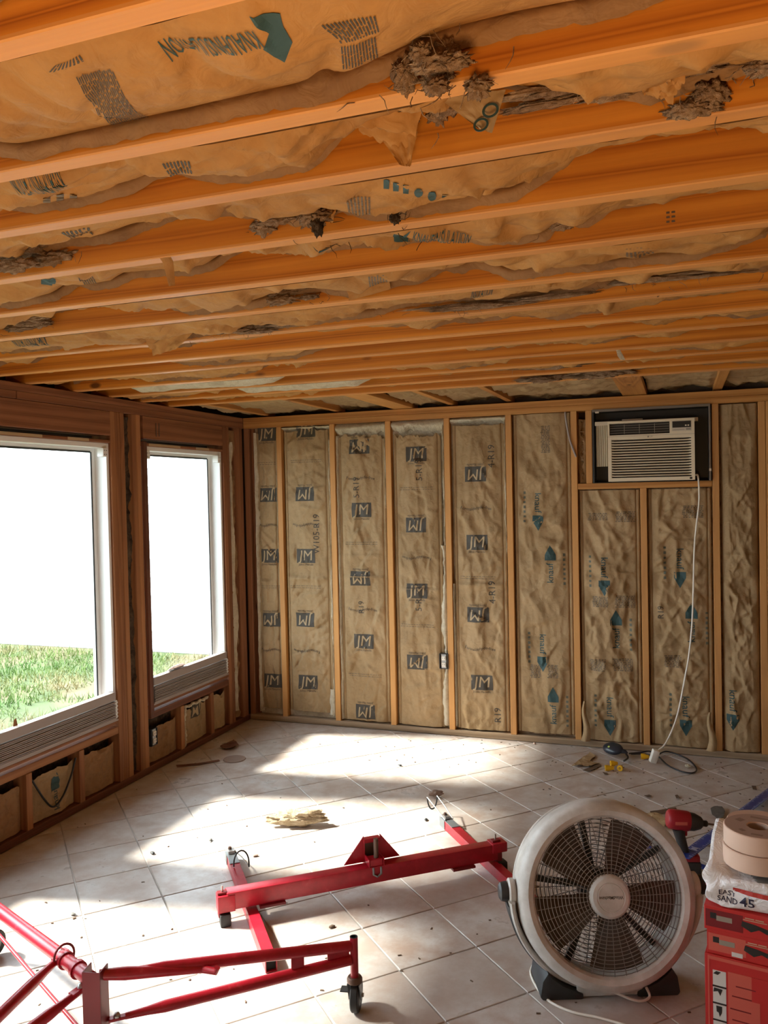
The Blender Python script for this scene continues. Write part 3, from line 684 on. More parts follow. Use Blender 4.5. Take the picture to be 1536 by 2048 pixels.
for k, px_, py_, w, h in ((6, 1195, 1035, .12, .05), (6, 1250, 1035, .12, .07), (6, 1200, 1205, .10, .07), (6, 1250, 1205, .12, .08), (6, 1195, 1332, .10, .08), (6, 1245, 1332, .12, .08), (7, 1385, 1025, .12, .08), (7, 1345, 1325, .1, .08), (5, 1090, 880, .06, .18), (5, 1070, 1345, .07, .09), (5, 1105, 1345, .07, .09)):
    root, sh = W[k]; x, z = zb_(px_, py_); faded_block(sh, x, z, w, h, root)
# torn paper tongue beside the sixth stud and at the last one
for k, x, zc, hgt in ((6, SX[5]+0.045, 0.16, 0.24), (7, SX[7]-0.045, 0.16, 0.22)):
    root, sh = W[k]; U = np.linspace(-1, 1, 7); Z = np.linspace(0, 1, 16)
    P = np.array([[(x+u*0.028*(1-0.75*z)+0.01*math.sin(6*z), -0.006-0.035*(1-z)-0.010*math.cos(u*2.2), 0.045+hgt*z) for z in Z] for u in U])
    MB().grid(P).build('torn_strip', 'kraft', root, smooth=180)
# paper in the pocket between the sixth stud and the air conditioner opening
r_ = thing('insulation_scrap', 'crumpled insulation scrap stuffed in the slot left of the air conditioner', 'insulation', (2.352, 0.06, 1.64))
sh, P = back_sheet(2.331, 2.382, 1.637, PT-0.05, 301, bulge=0.012, wr_=0.03, fold=False); P[:, :, 1] += 0.03; MB().grid(P).build('paper_facing', 'kraft', r_, smooth=180)
for k2, (xa, xb) in enumerate(((3.432, 3.78), (3.82, 4.18), (4.22, 4.58))):
    r_ = thing('insulation_batt', ['paper-faced batt just past the right edge of the picture on the back wall', 'paper-faced batt second past the right edge of the picture', 'paper-faced batt in the far right corner of the back wall'][k2], 'insulation', ((xa+xb)/2, .05, PB))
    sh, P = back_sheet(xa+.005, xb-.005, 0.05, PT-.01, 400+k2*9); MB().grid(P).build('paper_facing', 'kraft', r_, smooth=180)

# ================================================================== CEILING INSULATION
def px_curve(pts, Yf):
    """points measured on the joist face at Y = Yf: returns arrays X and height above the joist underside"""
    q = np.array([at(x, y, 1, Yf) for x, y in pts]); o = np.argsort(q[:, 0]); return q[o, 0], q[o, 2]-H
CB = {  # lower paper edge seen on the face of the farther joist, by its far-edge Y
 -4.04: [(-80, 350), (0, 322), (78, 338), (240, 312), (400, 284), (588, 229), (640, 221), (700, 200), (780, 167), (890, 122), (1031, 86), (1160, 61), (1266, 39), (1323, 18), (1420, -40), (1536, -70)],
 -3.80: [(0, 425), (68, 439), (180, 420), (286, 388), (354, 357), (380, 367), (471, 378), (609, 354), (648, 336), (690, 285), (760, 235), (830, 212), (1000, 190), (1060, 193), (1160, 203), (1310, 220), (1360, 196), (1420, 180), (1536, 150)],
 -3.51: [(0, 540), (100, 508), (130, 503), (240, 492), (365, 444), (458, 442), (520, 448), (600, 462), (665, 445), (674, 428), (745, 452), (838, 456), (916, 452), (970, 438), (1010, 424), (1080, 385), (1150, 325), (1211, 288), (1300, 272), (1536, 238)],
 -3.21: [(0, 622), (26, 626), (115, 608), (154, 582), (160, 575), (182, 589), (234, 580), (276, 560), (370, 559), (432, 546), (468, 517), (500, 508), (550, 500), (557, 509), (575, 517), (630, 513), (698, 504), (780, 498), (890, 490), (940, 492), (979, 501), (1041, 496), (1108, 491), (1113, 455), (1175, 466), (1240, 425), (1303, 418), (1400, 385), (1536, 370)],
 -2.92: [(0, 660), (78, 652), (115, 630), (234, 616), (312, 606), (346, 626), (400, 638), (458, 637), (520, 624), (588, 593), (645, 591), (697, 600), (780, 582), (846, 572), (875, 556), (888, 548), (926, 553), (953, 540), (1023, 568), (1136, 568), (1240, 557), (1350, 538), (1422, 520), (1536, 480)],
 -2.61: [(0, 712), (104, 707), (195, 689), (242, 680), (281, 676), (300, 704), (346, 694), (400, 686), (500, 672), (622, 658), (700, 645), (760, 637), (800, 622), (916, 608), (968, 613), (1135, 598), (1214, 580), (1370, 562), (1536, 550)],
}
BAYY = [(JY[i], JY[i+1]-0.038) for i in range(len(JY)-1)]
CL = {  # label of each ceiling batt, by the far-edge Y of its farther joist
 -4.95: 'paper ceiling batt behind the camera, third row back', -4.65: 'paper ceiling batt behind the camera, second row back', -4.35: 'paper ceiling batt just above the top edge of the picture',
 -4.04: 'broad kraft ceiling batt with big teal arrow and upside-down lettering, top left', -3.80: 'sagging kraft ceiling batt with torn hanging flaps, second row from the camera',
 -3.51: 'drooping kraft ceiling batt with a row of small teal icons, third row', -3.21: 'kraft ceiling batt with teal arrow and upright lettering, cut end at its right',
 -2.92: 'kraft ceiling batt with a long grey curved flange at the right, fifth row', -2.61: 'wrinkled kraft ceiling batt with a crumpled bulge at the left, sixth row',
 -2.29: 'kraft ceiling batt in the seventh row, teal print near the picture centre', -2.03: 'dusty kraft ceiling batt in the eighth row from the camera', -1.70: 'creased kraft ceiling batt in the ninth row from the camera',
 -1.42: 'ceiling batt with cream fibreglass exposed along its left half', -1.14: 'loose greyish ceiling batt in the second-last joist bay', -0.86: 'ragged ceiling batt in the last full joist bay before the back wall'}
CS = {}
def ceil_sheet(k, Ya, Yb, key):
    X = np.linspace(0.004, RX-0.02, 420); V_ = np.linspace(0, 1, 26); XX, VV = np.meshgrid(X, V_, indexing='ij')
    near = key in CB; seed = 500+k*13
    if near:
        cx, ch = px_curve(CB[key], Yb); h1 = np.interp(X, cx, ch); ko = np.ones(3)/3; h1 = np.convolve(np.pad(h1, 1, 'edge'), ko, 'valid')
        out = (X < cx[0]) | (X > cx[-1]); h1 = np.where(out, 0.035+0.05*fbm(X*3, X*0, seed+3), h1)
    else: h1 = 0.004+0.115*np.clip(1.9*fbm(X*1.6, X*0, seed)-0.45, 0, 1)
    h1 = np.clip(h1, 0.003, 0.125); fl_ = 0.034+0.012*fbm(X*2, X*0, seed+1)
    h0 = 0.012+0.05*fbm(X*2.1, X*0, seed+7)
    sag = (0.018+0.02*fbm(X*1.4, X*0, seed+5))
    if key == -4.04: sag = 0.030+0*X; h0 = 0.035+0*X
    h0 = np.minimum(h0, h1+0.05)
    Z = h0[:, None]*(1-VV)+(h1+fl_)[:, None]*VV-sag[:, None]*4*VV*(1-VV)
    Yw = VV*0.26
    env = np.clip(np.minimum(VV, 1-VV)*5, 0, 1)
    am = 0.014 if key == -4.04 else 0.022
    Z -= env*am*(ridge(XX*4.5+Yw*6, Yw*9-XX*1.5, seed+2)-0.5)
    rough = np.clip(3.4*fbm(XX*1.3, Yw*2, seed+3)-1.25, 0, 1)*(0.35 if key == -4.04 else 1)
    Z -= env*0.036*rough*(ridge(XX*11-Yw*12, Yw*16+XX*3, seed+4)-0.45)
    Z -= env*0.020*rough*(ridge(XX*24+Yw*20, Yw*26-XX*9, seed+14)-0.5)
    Z -= env*0.005*(fbm(XX*30, Yw*30, seed+6)-0.5)
    nc = 55 if key == -4.04 else (130 if near else 80)
    Z -= env*creases(XX, Yw, seed*5+2, nc, 0.010 if key == -4.04 else 0.0165, 0.012, 0.075, (0, 3.6, 0, .26))
    if key == -4.04:                                               # long pleats across the printed batt
        for (xa, a_, w_) in ((1.98, .006, .012), (2.03, .007, .010), (2.09, .007, .012), (1.80, .010, .03), (1.74, .009, .025), (2.335, .012, .02)):
            Z += env*a_*np.exp(-((XX-xa-0.25*(Yw-.13))/w_)**2)
        Z += 0.022*np.exp(-((XX-2.50+0.6*(Yw-.16))/0.018)**2)*np.clip(VV-0.3, 0, 1)
    if key == -2.61:
        Z -= 0.06*np.exp(-((XX-at(300, 700, 2, H)[0])/0.07)**2)*np.clip(VV*1.4-.2, 0, 1)*env
    Z = np.maximum(Z, -0.006) if key != -4.04 else np.maximum(Z, -0.012)
    Y = Ya+0.002+VV*(Yb-Ya-0.005)
    P = np.stack([XX, Y, H+Z], 2)
    # keep the paper inside its bay where it hangs lower than the timbers
    return Sheet(X, V_, H+Z), P, h1, fl_
for k, (Ya, Yb) in enumerate(BAYY):
    key = JY[k+1]
    if key < -4.8: continue
    root = thing('ceiling_batt', CL[key], 'insulation', (2.2, (Ya+Yb)/2, H+0.08))
    sh, P, h1, fl_ = ceil_sheet(k, Ya, Yb, key)
    MB().grid(P[:, ::-1]).build('paper_facing', 'kraft_warm', root, smooth=180)
    # stapled flange folded down along the face of the farther joist
    X = sh.A; seed = 900+k; n5 = 5
    F_ = np.zeros((len(X), n5, 3)); jag = 0.010*fbm(X*11, X*0, seed)+0.006*vnoise(X*80, X*0, seed)
    for j in range(n5):
        t_ = j/(n5-1); F_[:, j, 0] = X; F_[:, j, 1] = Yb-0.003-0.007*math.sin(math.pi*min(1, t_*1.2))*(0.5+fbm(X*4, X*0, seed+1)); F_[:, j, 2] = P[:, -1, 2]*(1-t_)+(H+np.maximum(h1-jag*0, 0.002)+jag)*t_
    F_[:, 0, 1] = P[:, -1, 1]
    MB().grid(F_[:, ::-1]).build('flange', 'flange', root, smooth=180)
    # near flange, a narrow lip under the nearer joist's far face
    N_ = np.zeros((len(X), 4, 3))
    for j in range(4):
        t_ = j/3; N_[:, j, 0] = X; N_[:, j, 1] = Ya+0.003+0.006*math.sin(math.pi*t_); N_[:, j, 2] = P[:, 0, 2]-0.030*t_*(0.4+fbm(X*3, X*0, seed+4))
    N_[:, :, 2] = np.maximum(N_[:, :, 2], H+0.001); N_[:, 0, :] = P[:, 0, :]
    MB().grid(N_).build('flange', 'flange', root, smooth=180)
    # the fibreglass above the paper
    PF = P[::6].copy(); PF[:, :, 2] = np.minimum(PF[:, :, 2]+0.030, H+0.146); MB().grid(PF).build('fibreglass', 'fiber_brown', root, smooth=180)
    CS[key] = (root, sh, Ya, Yb)

def hit_sheet(key, x, y):
    root, sh, Ya, Yb = CS[key]; d = ray(x, y)
    t = np.linspace((Ya+0.002-CAM[1])/d[1], (Yb-0.003-CAM[1])/d[1], 300); P = CAM+t[:, None]*d
    v = (P[:, 1]-Ya-0.002)/(Yb-Ya-0.005); z = sh.d(P[:, 0], v); s = P[:, 2]-z
    i = np.where(s > 0)[0]
    return P[i[0]] if len(i) else P[-1]
def cprint(key, V2, Fc, name, m, c, ux, uy, off=0.0018, root=None):
    """print on a ceiling sheet: V2 in metres, c world point, ux/uy world directions (in the XY plane)"""
    r0, sh, Ya, Yb = CS[key]
    a = c[0]+V2[:, 0]*ux[0]+V2[:, 1]*uy[0]; b = c[1]+V2[:, 0]*ux[1]+V2[:, 1]*uy[1]
    b = np.clip(b, Ya+0.004, Yb-0.006); v = (b-Ya-0.002)/(Yb-Ya-0.005); z = sh.d(a, v)-off
    return MB().add(np.stack([a, b, z], 1), Fc).build(name, m, root or r0)
def cpoly(key, px_, name, m, n=3):
    P = np.array([hit_sheet(key, *q)[:2] for q in px_]); c = P.mean(0); V, Fc = poly2d(P-c, n)
    return cprint(key, V, Fc, name, m, c, (1, 0), (0, 1))
def ctext(key, s, pa, pb, hgt, m='ink_teal', flip=False, bold=0.004, stretch=1.0, off=.0025):
    """word between two picture points measured on the sheet"""
    A, B = hit_sheet(key, *pa)[:2], hit_sheet(key, *pb)[:2]; d = B-A; L = np.linalg.norm(d); d = d/L
    V, Fc = text2d(s, 1.0, 0.35, 0, bold); w = V[:, 0].max()-V[:, 0].min(); V = V.copy(); V[:, 0] *= L/w; V[:, 1] *= hgt/0.72
    n = np.array([d[1], -d[0]])
    cprint(key, V, Fc, 'printed_word', m, (A+B)/2, d, n, off)
def clines(key, corners, n, seed, m='ink_teal_faded', frac=0.55, along=True):
    """block of small unreadable print: n dashed lines filling a four-cornered patch (picture points)"""
    Q = [hit_sheet(key, *q)[:2] for q in corners]; R = random.Random(seed); mb = MB(); r0, sh, Ya, Yb = CS[key]
    for i in range(n):
        a0, a1 = (i+0.5-frac/2)/n, (i+0.5+frac/2)/n; t = R.uniform(0, .03)
        L = np.linalg.norm(Q[3]-Q[0])
        while t < 1:
            l = R.uniform(.008, .026)/L; t2 = min(1, t+l); q = []
            for (u, w) in ((a0, t), (a1, t), (a1, t2), (a0, t2)): q.append((Q[0]*(1-u)+Q[1]*u)*(1-w)+(Q[3]*(1-u)+Q[2]*u)*w)
            q = np.array(q); b = np.clip(q[:, 1], Ya+.004, Yb-.006); z = sh.d(q[:, 0], (b-Ya-.002)/(Yb-Ya-.005))-0.0019
            mb.add(np.stack([q[:, 0], b, z], 1), [(0, 1, 2, 3)]); t = t2+R.uniform(.002, .005)/L
    tag(mb.build('printed_lines', m, r0), kind='stuff')
K1 = -4.04
ctext(K1, 'KNAUFINSULATION', (516, 74), (328, 98), 0.036, bold=0.0)
cpoly(K1, [(498, 29), (560, 24), (567, 52), (585, 81), (569, 122), (526, 96), (538, 64)], 'printed_logo', 'ink_teal')
clines(K1, [(150, 150), (224, 134), (300, 262), (228, 282)], 18, 3, 'ink_dark', .5)
clines(K1, [(640, 48), (752, 28), (760, 60), (680, 84)], 14, 4, 'ink_dark', .5)
clines(K1, [(680, 90), (752, 70), (758, 112), (684, 136)], 12, 5, 'ink_dark', .5)
clines(K1, [(110, 128), (160, 105), (170, 118), (95, 142)], 9, 6, 'ink_dark', .5)
K2 = -3.80
ctext(K2, 'KNAUFINSULATION', (126, 362), (20, 362), 0.045, 'ink_teal')
clines(K2, [(322, 325), (380, 318), (386, 345), (340, 352)], 8, 7, 'ink_dark'); clines(K2, [(80, 395), (160, 388), (160, 398), (80, 404)], 3, 8, 'ink_faint')
K3 = -3.51
for i, (x, y) in enumerate(((773, 367), (792, 372), (812, 377), (837, 384), (864, 391), (890, 396))):
    if i in (3, 4): P = [(x+9*math.cos(a*math.pi/5), y+9*math.sin(a*math.pi/5)) for a in range(10)]
    else: P = [(x-6, y-9), (x+6, y-8), (x+5, y+9), (x-6, y+8)]
    cpoly(K3, P, 'printed_icon', 'ink_teal', 1)
clines(K3, [(120, 465), (180, 452), (188, 470), (140, 476)], 7, 9, 'ink_dark'); clines(K3, [(690, 400), (742, 392), (742, 425), (700, 432)], 7, 19, 'ink_faint')
K4 = -3.21
ctext(K4, 'KNAUFINSULATION', (826, 471), (940, 476), 0.027, off=.004)
cpoly(K4, [(786, 469), (822, 460), (808, 469), (820, 481), (788, 481)], 'printed_logo', 'ink_teal', 3)
cpoly(K4, [(84, 558), (106, 554), (112, 562), (104, 570), (82, 566)], 'printed_logo', 'ink_teal', 2)
cpoly(K4, [(625, 490), (660, 494), (645, 502), (632, 499)], 'printed_logo', 'ink_teal', 2)
clines(K4, [(692, 490), (755, 492), (758, 500), (694, 502)], 12, 10, 'ink_dark'); clines(K4, [(155, 552), (186, 551), (194, 565), (168, 568)], 6, 12, 'ink_dark')
K5 = -2.92
clines(K5, [(1250, 496), (1300, 492), (1310, 506), (1250, 512)], 7, 13, 'ink_faint'); clines(K5, [(735, 552), (775, 548), (778, 570), (740, 576)], 7, 21, 'ink_faint')
K6 = -2.61
ctext(K6, 'KNAUFINSULATION', (93, 684), (24, 682), 0.05, 'ink_teal'); ctext(K6, 'INSULATION', (942, 592), (985, 582), 0.05, 'ink_teal')
K7 = -2.29
for kk, pts in ((-2.03, [(885, 648), (898, 640), (910, 644), (906, 654), (890, 654)]), (-1.70, [(1122, 694), (1145, 690), (1145, 699), (1126, 700)])): cpoly(kk, pts, 'printed_logo', 'ink_teal', 2)
ctext(-2.03, 'INSULATION', (925, 652), (985, 636), 0.055, 'ink_teal'); ctext(-1.70, 'knauf', (1120, 696), (1060, 692), 0.05, 'ink_teal')
# --- exposed and torn fibreglass
def fluff(root, c, s, n, seed, m='fiber_brown', ln=0.032, nw=22, name='loose_fibreglass'):
    R = random.Random(seed); mb = MB()
    for i in range(n):
        mb.add(*lump((c[0]+R.uniform(-1, 1)*s[0], c[1]+R.uniform(-1, 1)*s[1], c[2]+R.uniform(-1, 1)*s[2]), tuple(R.uniform(.30, .62)*q for q in s), seed=seed+i*3, amp=0.7, fr=3.4, sub=4))
    wisps(mb, c, tuple(q*0.85 for q in s), nw, ln, 0.0009, seed)
    return tag(mb.build(name, m, root, smooth=180), kind='stuff')
def onface(key, x, y, dy=-0.02): return at(x, y, 1, CS[key][3]+dy)
for key, x, y, s, n, seed, m in (
    (-3.80, 850, 175, (.06, .03, .045), 5, 1, 'fiber_brown'), (-4.04, 885, 150, (.05, .02, .025), 5, 2, 'fiber_brown'), (-4.04, 840, 180, (.035, .02, .04), 4, 21, 'fiber_brown'),
    (-3.51, 585, 425, (.08, .03, .035), 7, 3, 'fiber_brown'), (-3.51, 655, 425, (.02, .03, .045), 3, 4, 'fiber_dark'), (-3.51, 30, 510, (.10, .03, .035), 7, 5, 'fiber_brown'),
    (-2.92, 40, 650, (.12, .03, .02), 6, 6, 'fiber_brown'), (-3.80, 1270, 156, (.15, .03, .016), 7, 7, 'fiber_brown'), (-3.80, 1440, 168, (.07, .02, .03), 4, 8, 'fiber_brown'),
    (-2.61, 1000, 606, (.22, .02, .012), 7, 9, 'fiber_brown'), (-2.61, 1260, 566, (.2, .02, .01), 6, 10, 'fiber_brown'), (-2.92, 600, 585, (.09, .02, .022), 5, 11, 'fiber_brown'),
    (-2.03, 1090, 625, (.06, .03, .025), 4, 12, 'fiber_dark'), (-1.14, 1010, 735, (.25, .03, .02), 7, 13, 'fiber_brown'), (-0.86, 1160, 745, (.25, .03, .03), 8, 14, 'fiber_brown'),
    (-2.61, 480, 692, (.18, .02, .012), 6, 15, 'fiber_brown'), (-3.21, 1090, 432, (.06, .02, .025), 4, 16, 'fiber_brown'), (-3.51, 790, 415, (.02, .03, .03), 3, 17, 'fiber_dark')):
    c = onface(key, x, y); c[2] = max(c[2], H+0.010); fluff(CS[key][0], c, s, n, seed, m)
# cream fibreglass laid open along the left half of two far bays
for key, xa, xb, seed, yo in ((-1.42, 165, 530, 60, 0.0), (-1.14, 390, 700, 61, 0.0)):
    r0, sh, Ya, Yb = CS[key]; x0 = at(xa, 770, 2, H)[0]; x1 = at(xb, 745, 2, H)[0]
    X = np.linspace(max(x0, 0.01), x1, 120); V_ = np.linspace(0, 1, 14); XX, VV = np.meshgrid(X, V_, indexing='ij')
    e = np.clip(np.minimum(XX-X[0], X[-1]-XX)/0.12, 0, 1)
    Z = H+0.004+0.030*(1-e)+0.020*fbm(XX*9, VV*3, seed)-0.025*e*np.sin(math.pi*VV)
    YY = Ya+0.01+VV*(0.8*(Yb-Ya-.02))*(0.75+0.5*fbm(XX*7, XX*0, seed+1))
    MB().grid(np.stack([XX, np.minimum(YY, Yb-.008), Z], 2)).build('fibreglass_face', 'fiber_white', r0, smooth=180)
# --- torn paper flaps
def flap(root, P4, name='torn_flap', seed=0, amp=0.012, m='kraft_warm', n=16):
    """crumpled four-cornered piece of facing between world points"""
    A, B, C_, D = [np.array(q) for q in P4]; U = np.linspace(0, 1, n); G = np.zeros((n, n, 3)); nn = np.cross(B-A, D-A); nn = nn/np.linalg.norm(nn)
    for i, u in enumerate(U):
        for j, v in enumerate(U):
            p = (A*(1-u)+B*u)*(1-v)+(D*(1-u)+C_*u)*v; L = np.linalg.norm(B-A)
            k = amp*(float(ridge(u*3.2+seed, v*2.2+0.6*u, seed))-0.5)*2+amp*.5*(float(ridge(u*7, v*7+seed, seed+1))-.5)
            G[i, j] = p+nn*k
    return MB().grid(G).build(name, m, root, smooth=60)
def pt(key, x, y, dy): return at(x, y, 1, CS[key][3]+dy)
r2 = CS[-3.80][0]
flap(r2, (pt(-3.80, 700, 232, -.10), pt(-3.80, 845, 215, -.06), pt(-3.80, 822, 330, -.03), pt(-3.80, 720, 262, -.05)), seed=3, amp=.02)
flap(r2, (pt(-3.80, 735, 240, -.05), pt(-3.80, 835, 262, -.045), pt(-3.80, 818, 332, -.040), pt(-3.80, 800, 330, -.040)), seed=5, amp=.010)
fp = flap(r2, (pt(-3.80, 880, 198, -.10), pt(-3.80, 1012, 178, -.085), pt(-3.80, 984, 266, -.083), pt(-3.80, 955, 256, -.085)), seed=8, amp=.005, m='kraft')
for (x, y) in ((981, 221), (962, 250)):
    c = pt(-3.80, x, y, -.0935); rr = .013 if y < 230 else .012
    MB().lathe([(rr*.72, 0), (rr, 0), (rr, .001), (rr*.72, .001)], Matrix.Translation(c) @ Matrix.Rotation(math.radians(75), 4, 'X'), 20, closed=True).build('printed_ring', 'ink_teal', fp)
flap(r2, (pt(-3.80, 1280, 165, -.08), pt(-3.80, 1372, 148, -.06), pt(-3.80, 1345, 205, -.02), pt(-3.80, 1290, 200, -.025)), seed=9, amp=.014)
r3 = CS[-3.51][0]
flap(r3, (pt(-3.51, 505, 402, -.05), pt(-3.51, 560, 398, -.04), pt(-3.51, 545, 452, -.012), pt(-3.51, 520, 448, -.012)), seed=11, amp=.014)
flap(r3, (pt(-3.51, 625, 385, -.05), pt(-3.51, 690, 380, -.05), pt(-3.51, 662, 448, -.015), pt(-3.51, 640, 440, -.02)), seed=12, amp=.02)
flap(CS[-2.61][0], (pt(-2.61, 285, 660, -.08), pt(-2.61, 400, 652, -.06), pt(-2.61, 350, 700, -.012), pt(-2.61, 305, 712, -.014)), seed=14, amp=.018)
flap(CS[-2.92][0], (pt(-2.92, 690, 548, -.05), pt(-2.92, 778, 545, -.05), pt(-2.92, 780, 580, -.012), pt(-2.92, 697, 602, -.012)), seed=15, amp=.012)
# thin paper strips hanging down past the timbers
def strip(root, pts, w, name='hanging_strip', m='kraft_warm'):
    k = len(pts); P = np.zeros((k, 3, 3))
    for i, q in enumerate(pts):
        ww = w*(0.35+0.65*math.sin(math.pi*(i+0.6)/(k+0.4)))
        for j in range(3): P[i, j] = np.array(q)+np.array([(j-1)*ww/2, -0.003*(j == 1), 0])
    return MB().grid(P).build(name, m, root, smooth=180)
strip(CS[-3.51][0], [pt(-3.51, x, y, -.012) for x, y in ((375, 385), (368, 398), (360, 412), (366, 428), (370, 436))], .035)
strip(CS[-3.21][0], [pt(-3.51, x, y, .004) for x, y in ((364, 448), (352, 476), (340, 500), (330, 514))]+[pt(-3.51, x, y, .012) for x, y in ((336, 524), (340, 545), (344, 572))], .030)
strip(CS[-1.70][0], [pt(-1.70, x, y, -.005) for x, y in ((1236, 700), (1241, 712), (1246, 720))], .022, m='fiber_white')
# black-dust knot, splinters and paint clips on the joists
for key, x, y, s_ in ((-2.29, 1195, 595, 1), (-2.03, 1204, 618, 1)):
    c = at(x, y, 1, CS[key][3]-0.004); MB().box((c[0]-.008, c[1]-.004, c[2]-.018), (c[0]+.008, c[1]+.002, c[2]+.018)).build('yellow_clip', 'yellow', CS[key][0], bevel=.001)
# insulation stuffed between the last joist and the back wall
LX = sorted(LKX); edges = [0.0]+LX+[RX]
LBL = ['crumpled insulation over the window corner of the back wall', 'dark insulation in the second pocket above the back wall', 'dark insulation in the third pocket above the back wall', 'dark insulation in the fourth pocket above the back wall', 'dark insulation in the fifth pocket above the back wall', 'ragged insulation left of the wide pale block above the back wall', 'crumpled paper above the air conditioner behind the top plate', 'crumpled paper at the far right above the back wall']
for i in range(len(edges)-1):
    xa, xb = edges[i]+0.022, edges[i+1]-0.022
    if i and abs(edges[i]-LKX[2]) < .01 or abs(edges[i]-LKX[5]) < .01: xa += .055
    if i+1 < len(edges)-1 and (abs(edges[i+1]-LKX[2]) < .01 or abs(edges[i+1]-LKX[5]) < .01): xb -= .055
    xb = min(xb, 3.70)
    if xb-xa < .06: continue
    r0 = thing('insulation_scrap', LBL[i], 'insulation', ((xa+xb)/2, -.42, H+.1), None)
    X = np.linspace(xa, xb, 50); Yv = np.linspace(-0.854, 0.120, 60); XX, YY = np.meshgrid(X, Yv, indexing='ij')
    Z = H+0.075-0.055*ridge(XX*6+i, YY*5, 700+i)-0.02*ridge(XX*17, YY*15, 720+i)-0.03*fbm(XX*3, YY*3, 730+i)+.02
    Z = np.maximum(Z, H+0.004)
    MB().grid(np.stack([XX, YY, Z], 2)[:, ::-1]).build('paper_facing', 'kraft', r0, smooth=180)

# ---- insulation scraps low in the left wall, and slivers between its posts
def lowbatt(y0, y1, z0, z1, label, seed, logo=None, m='kraft'):
    r0 = thing('insulation_batt', label, 'insulation', (-0.06, (y0+y1)/2, PB))
    Y = np.linspace(y0, y1, 46); Z = np.linspace(z0, z1, 50); YY, ZZ = np.meshgrid(Y, Z, indexing='ij'); u = (YY-y0)/(y1-y0)
    env = np.clip(np.minimum(u, 1-u)*5, 0, 1)
    D = -0.042+0.020*np.sqrt(np.clip(4*u*(1-u), 0, 1))+env*0.024*(ridge(YY*8+ZZ*4, ZZ*7-YY*3, seed)-.5)+env*.02*(ridge(YY*17, ZZ*17, seed+3)-.5)
    zt = ZZ-np.clip((ZZ-z1+.08)/.08, 0, 1)*0.05*fbm(YY*14, YY*0+seed, seed+1)
    D = np.minimum(D, -0.004)
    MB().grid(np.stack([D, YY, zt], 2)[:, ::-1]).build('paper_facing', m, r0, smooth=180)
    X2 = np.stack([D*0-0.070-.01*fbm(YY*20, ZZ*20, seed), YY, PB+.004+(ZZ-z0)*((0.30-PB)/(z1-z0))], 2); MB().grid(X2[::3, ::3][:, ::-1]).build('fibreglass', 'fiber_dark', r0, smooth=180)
    s = Sheet(Y, Z, D)
    def lp(V, Fc, cy, cz, name, mm, rot=0.0, root=None):
        c, s_ = math.cos(rot), math.sin(rot); a = cy+V[:, 0]*c-V[:, 1]*s_; b_ = cz+V[:, 0]*s_+V[:, 1]*c
        return MB().add(np.stack([s.d(a, b_)+.002, a, b_], 1), Fc).build(name, mm, root or r0)
    if logo == 'arrow':
        V, Fc = poly2d([(0.05, 0.0), (0.0, 0.03), (-0.04, 0.03), (-0.015, 0.0), (-0.04, -0.03), (0.0, -0.03)], 2); lp(V, Fc, (y0+y1)/2+.01, .20, 'printed_logo', 'ink_teal', math.pi/2)
        V, Fc = text2d('knauf', .05, .2, 0, .006); lp(V, Fc, (y0+y1)/2+.01, .115, 'printed_word', 'ink_teal', math.pi/2)
    if logo == 'jm':
        V, Fc = rect2d(.11, .085, 8, 6); p = lp(V, Fc, (y0+y1)/2, .235, 'printed_logo', 'ink_dark')
        V, Fc = text2d('JM', .085, .16, .12, .006); V = V.copy(); lp(V+0.0, Fc, (y0+y1)/2, .235, 'logo_letters', 'kraft_letter', math.pi).location = (0.0014, 0, 0)
    return r0
lowbatt(-2.340, -2.147, .045, .29, 'shadowed paper scrap low in the left wall at the picture edge', 801, m='flange')  # browner paper on three of these batts paints in the low wall's shade
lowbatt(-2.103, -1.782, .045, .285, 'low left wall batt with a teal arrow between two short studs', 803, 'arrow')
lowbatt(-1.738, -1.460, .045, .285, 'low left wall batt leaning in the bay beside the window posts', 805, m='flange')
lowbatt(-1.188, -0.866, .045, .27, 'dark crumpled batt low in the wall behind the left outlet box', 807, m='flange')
lowbatt(-0.824, -0.522, .045, .29, 'low left wall batt with a JM print and a cream fibreglass edge', 809, 'jm')
lowbatt(-0.478, -0.284, .045, .29, 'plain low batt in the left wall nearest the corner', 811)
r0 = [o for o in COL.objects if o.get('label', '').startswith('low left wall batt with a JM')][0]
mb = MB(); R = random.Random(4)
for q in range(9): mb.add(*lump((-.012, -0.812+.006*math.sin(q), .06+.026*q), (.012, .010, .02), seed=q, sub=2))
for q in range(7): mb.add(*lump((-.014, -0.79+.04*q, .288-.006*(q % 2)), (.012, .024, .011), seed=30+q, sub=2))
tag(mb.build('fibreglass_edge', 'fiber_white', r0, smooth=180), kind='stuff')
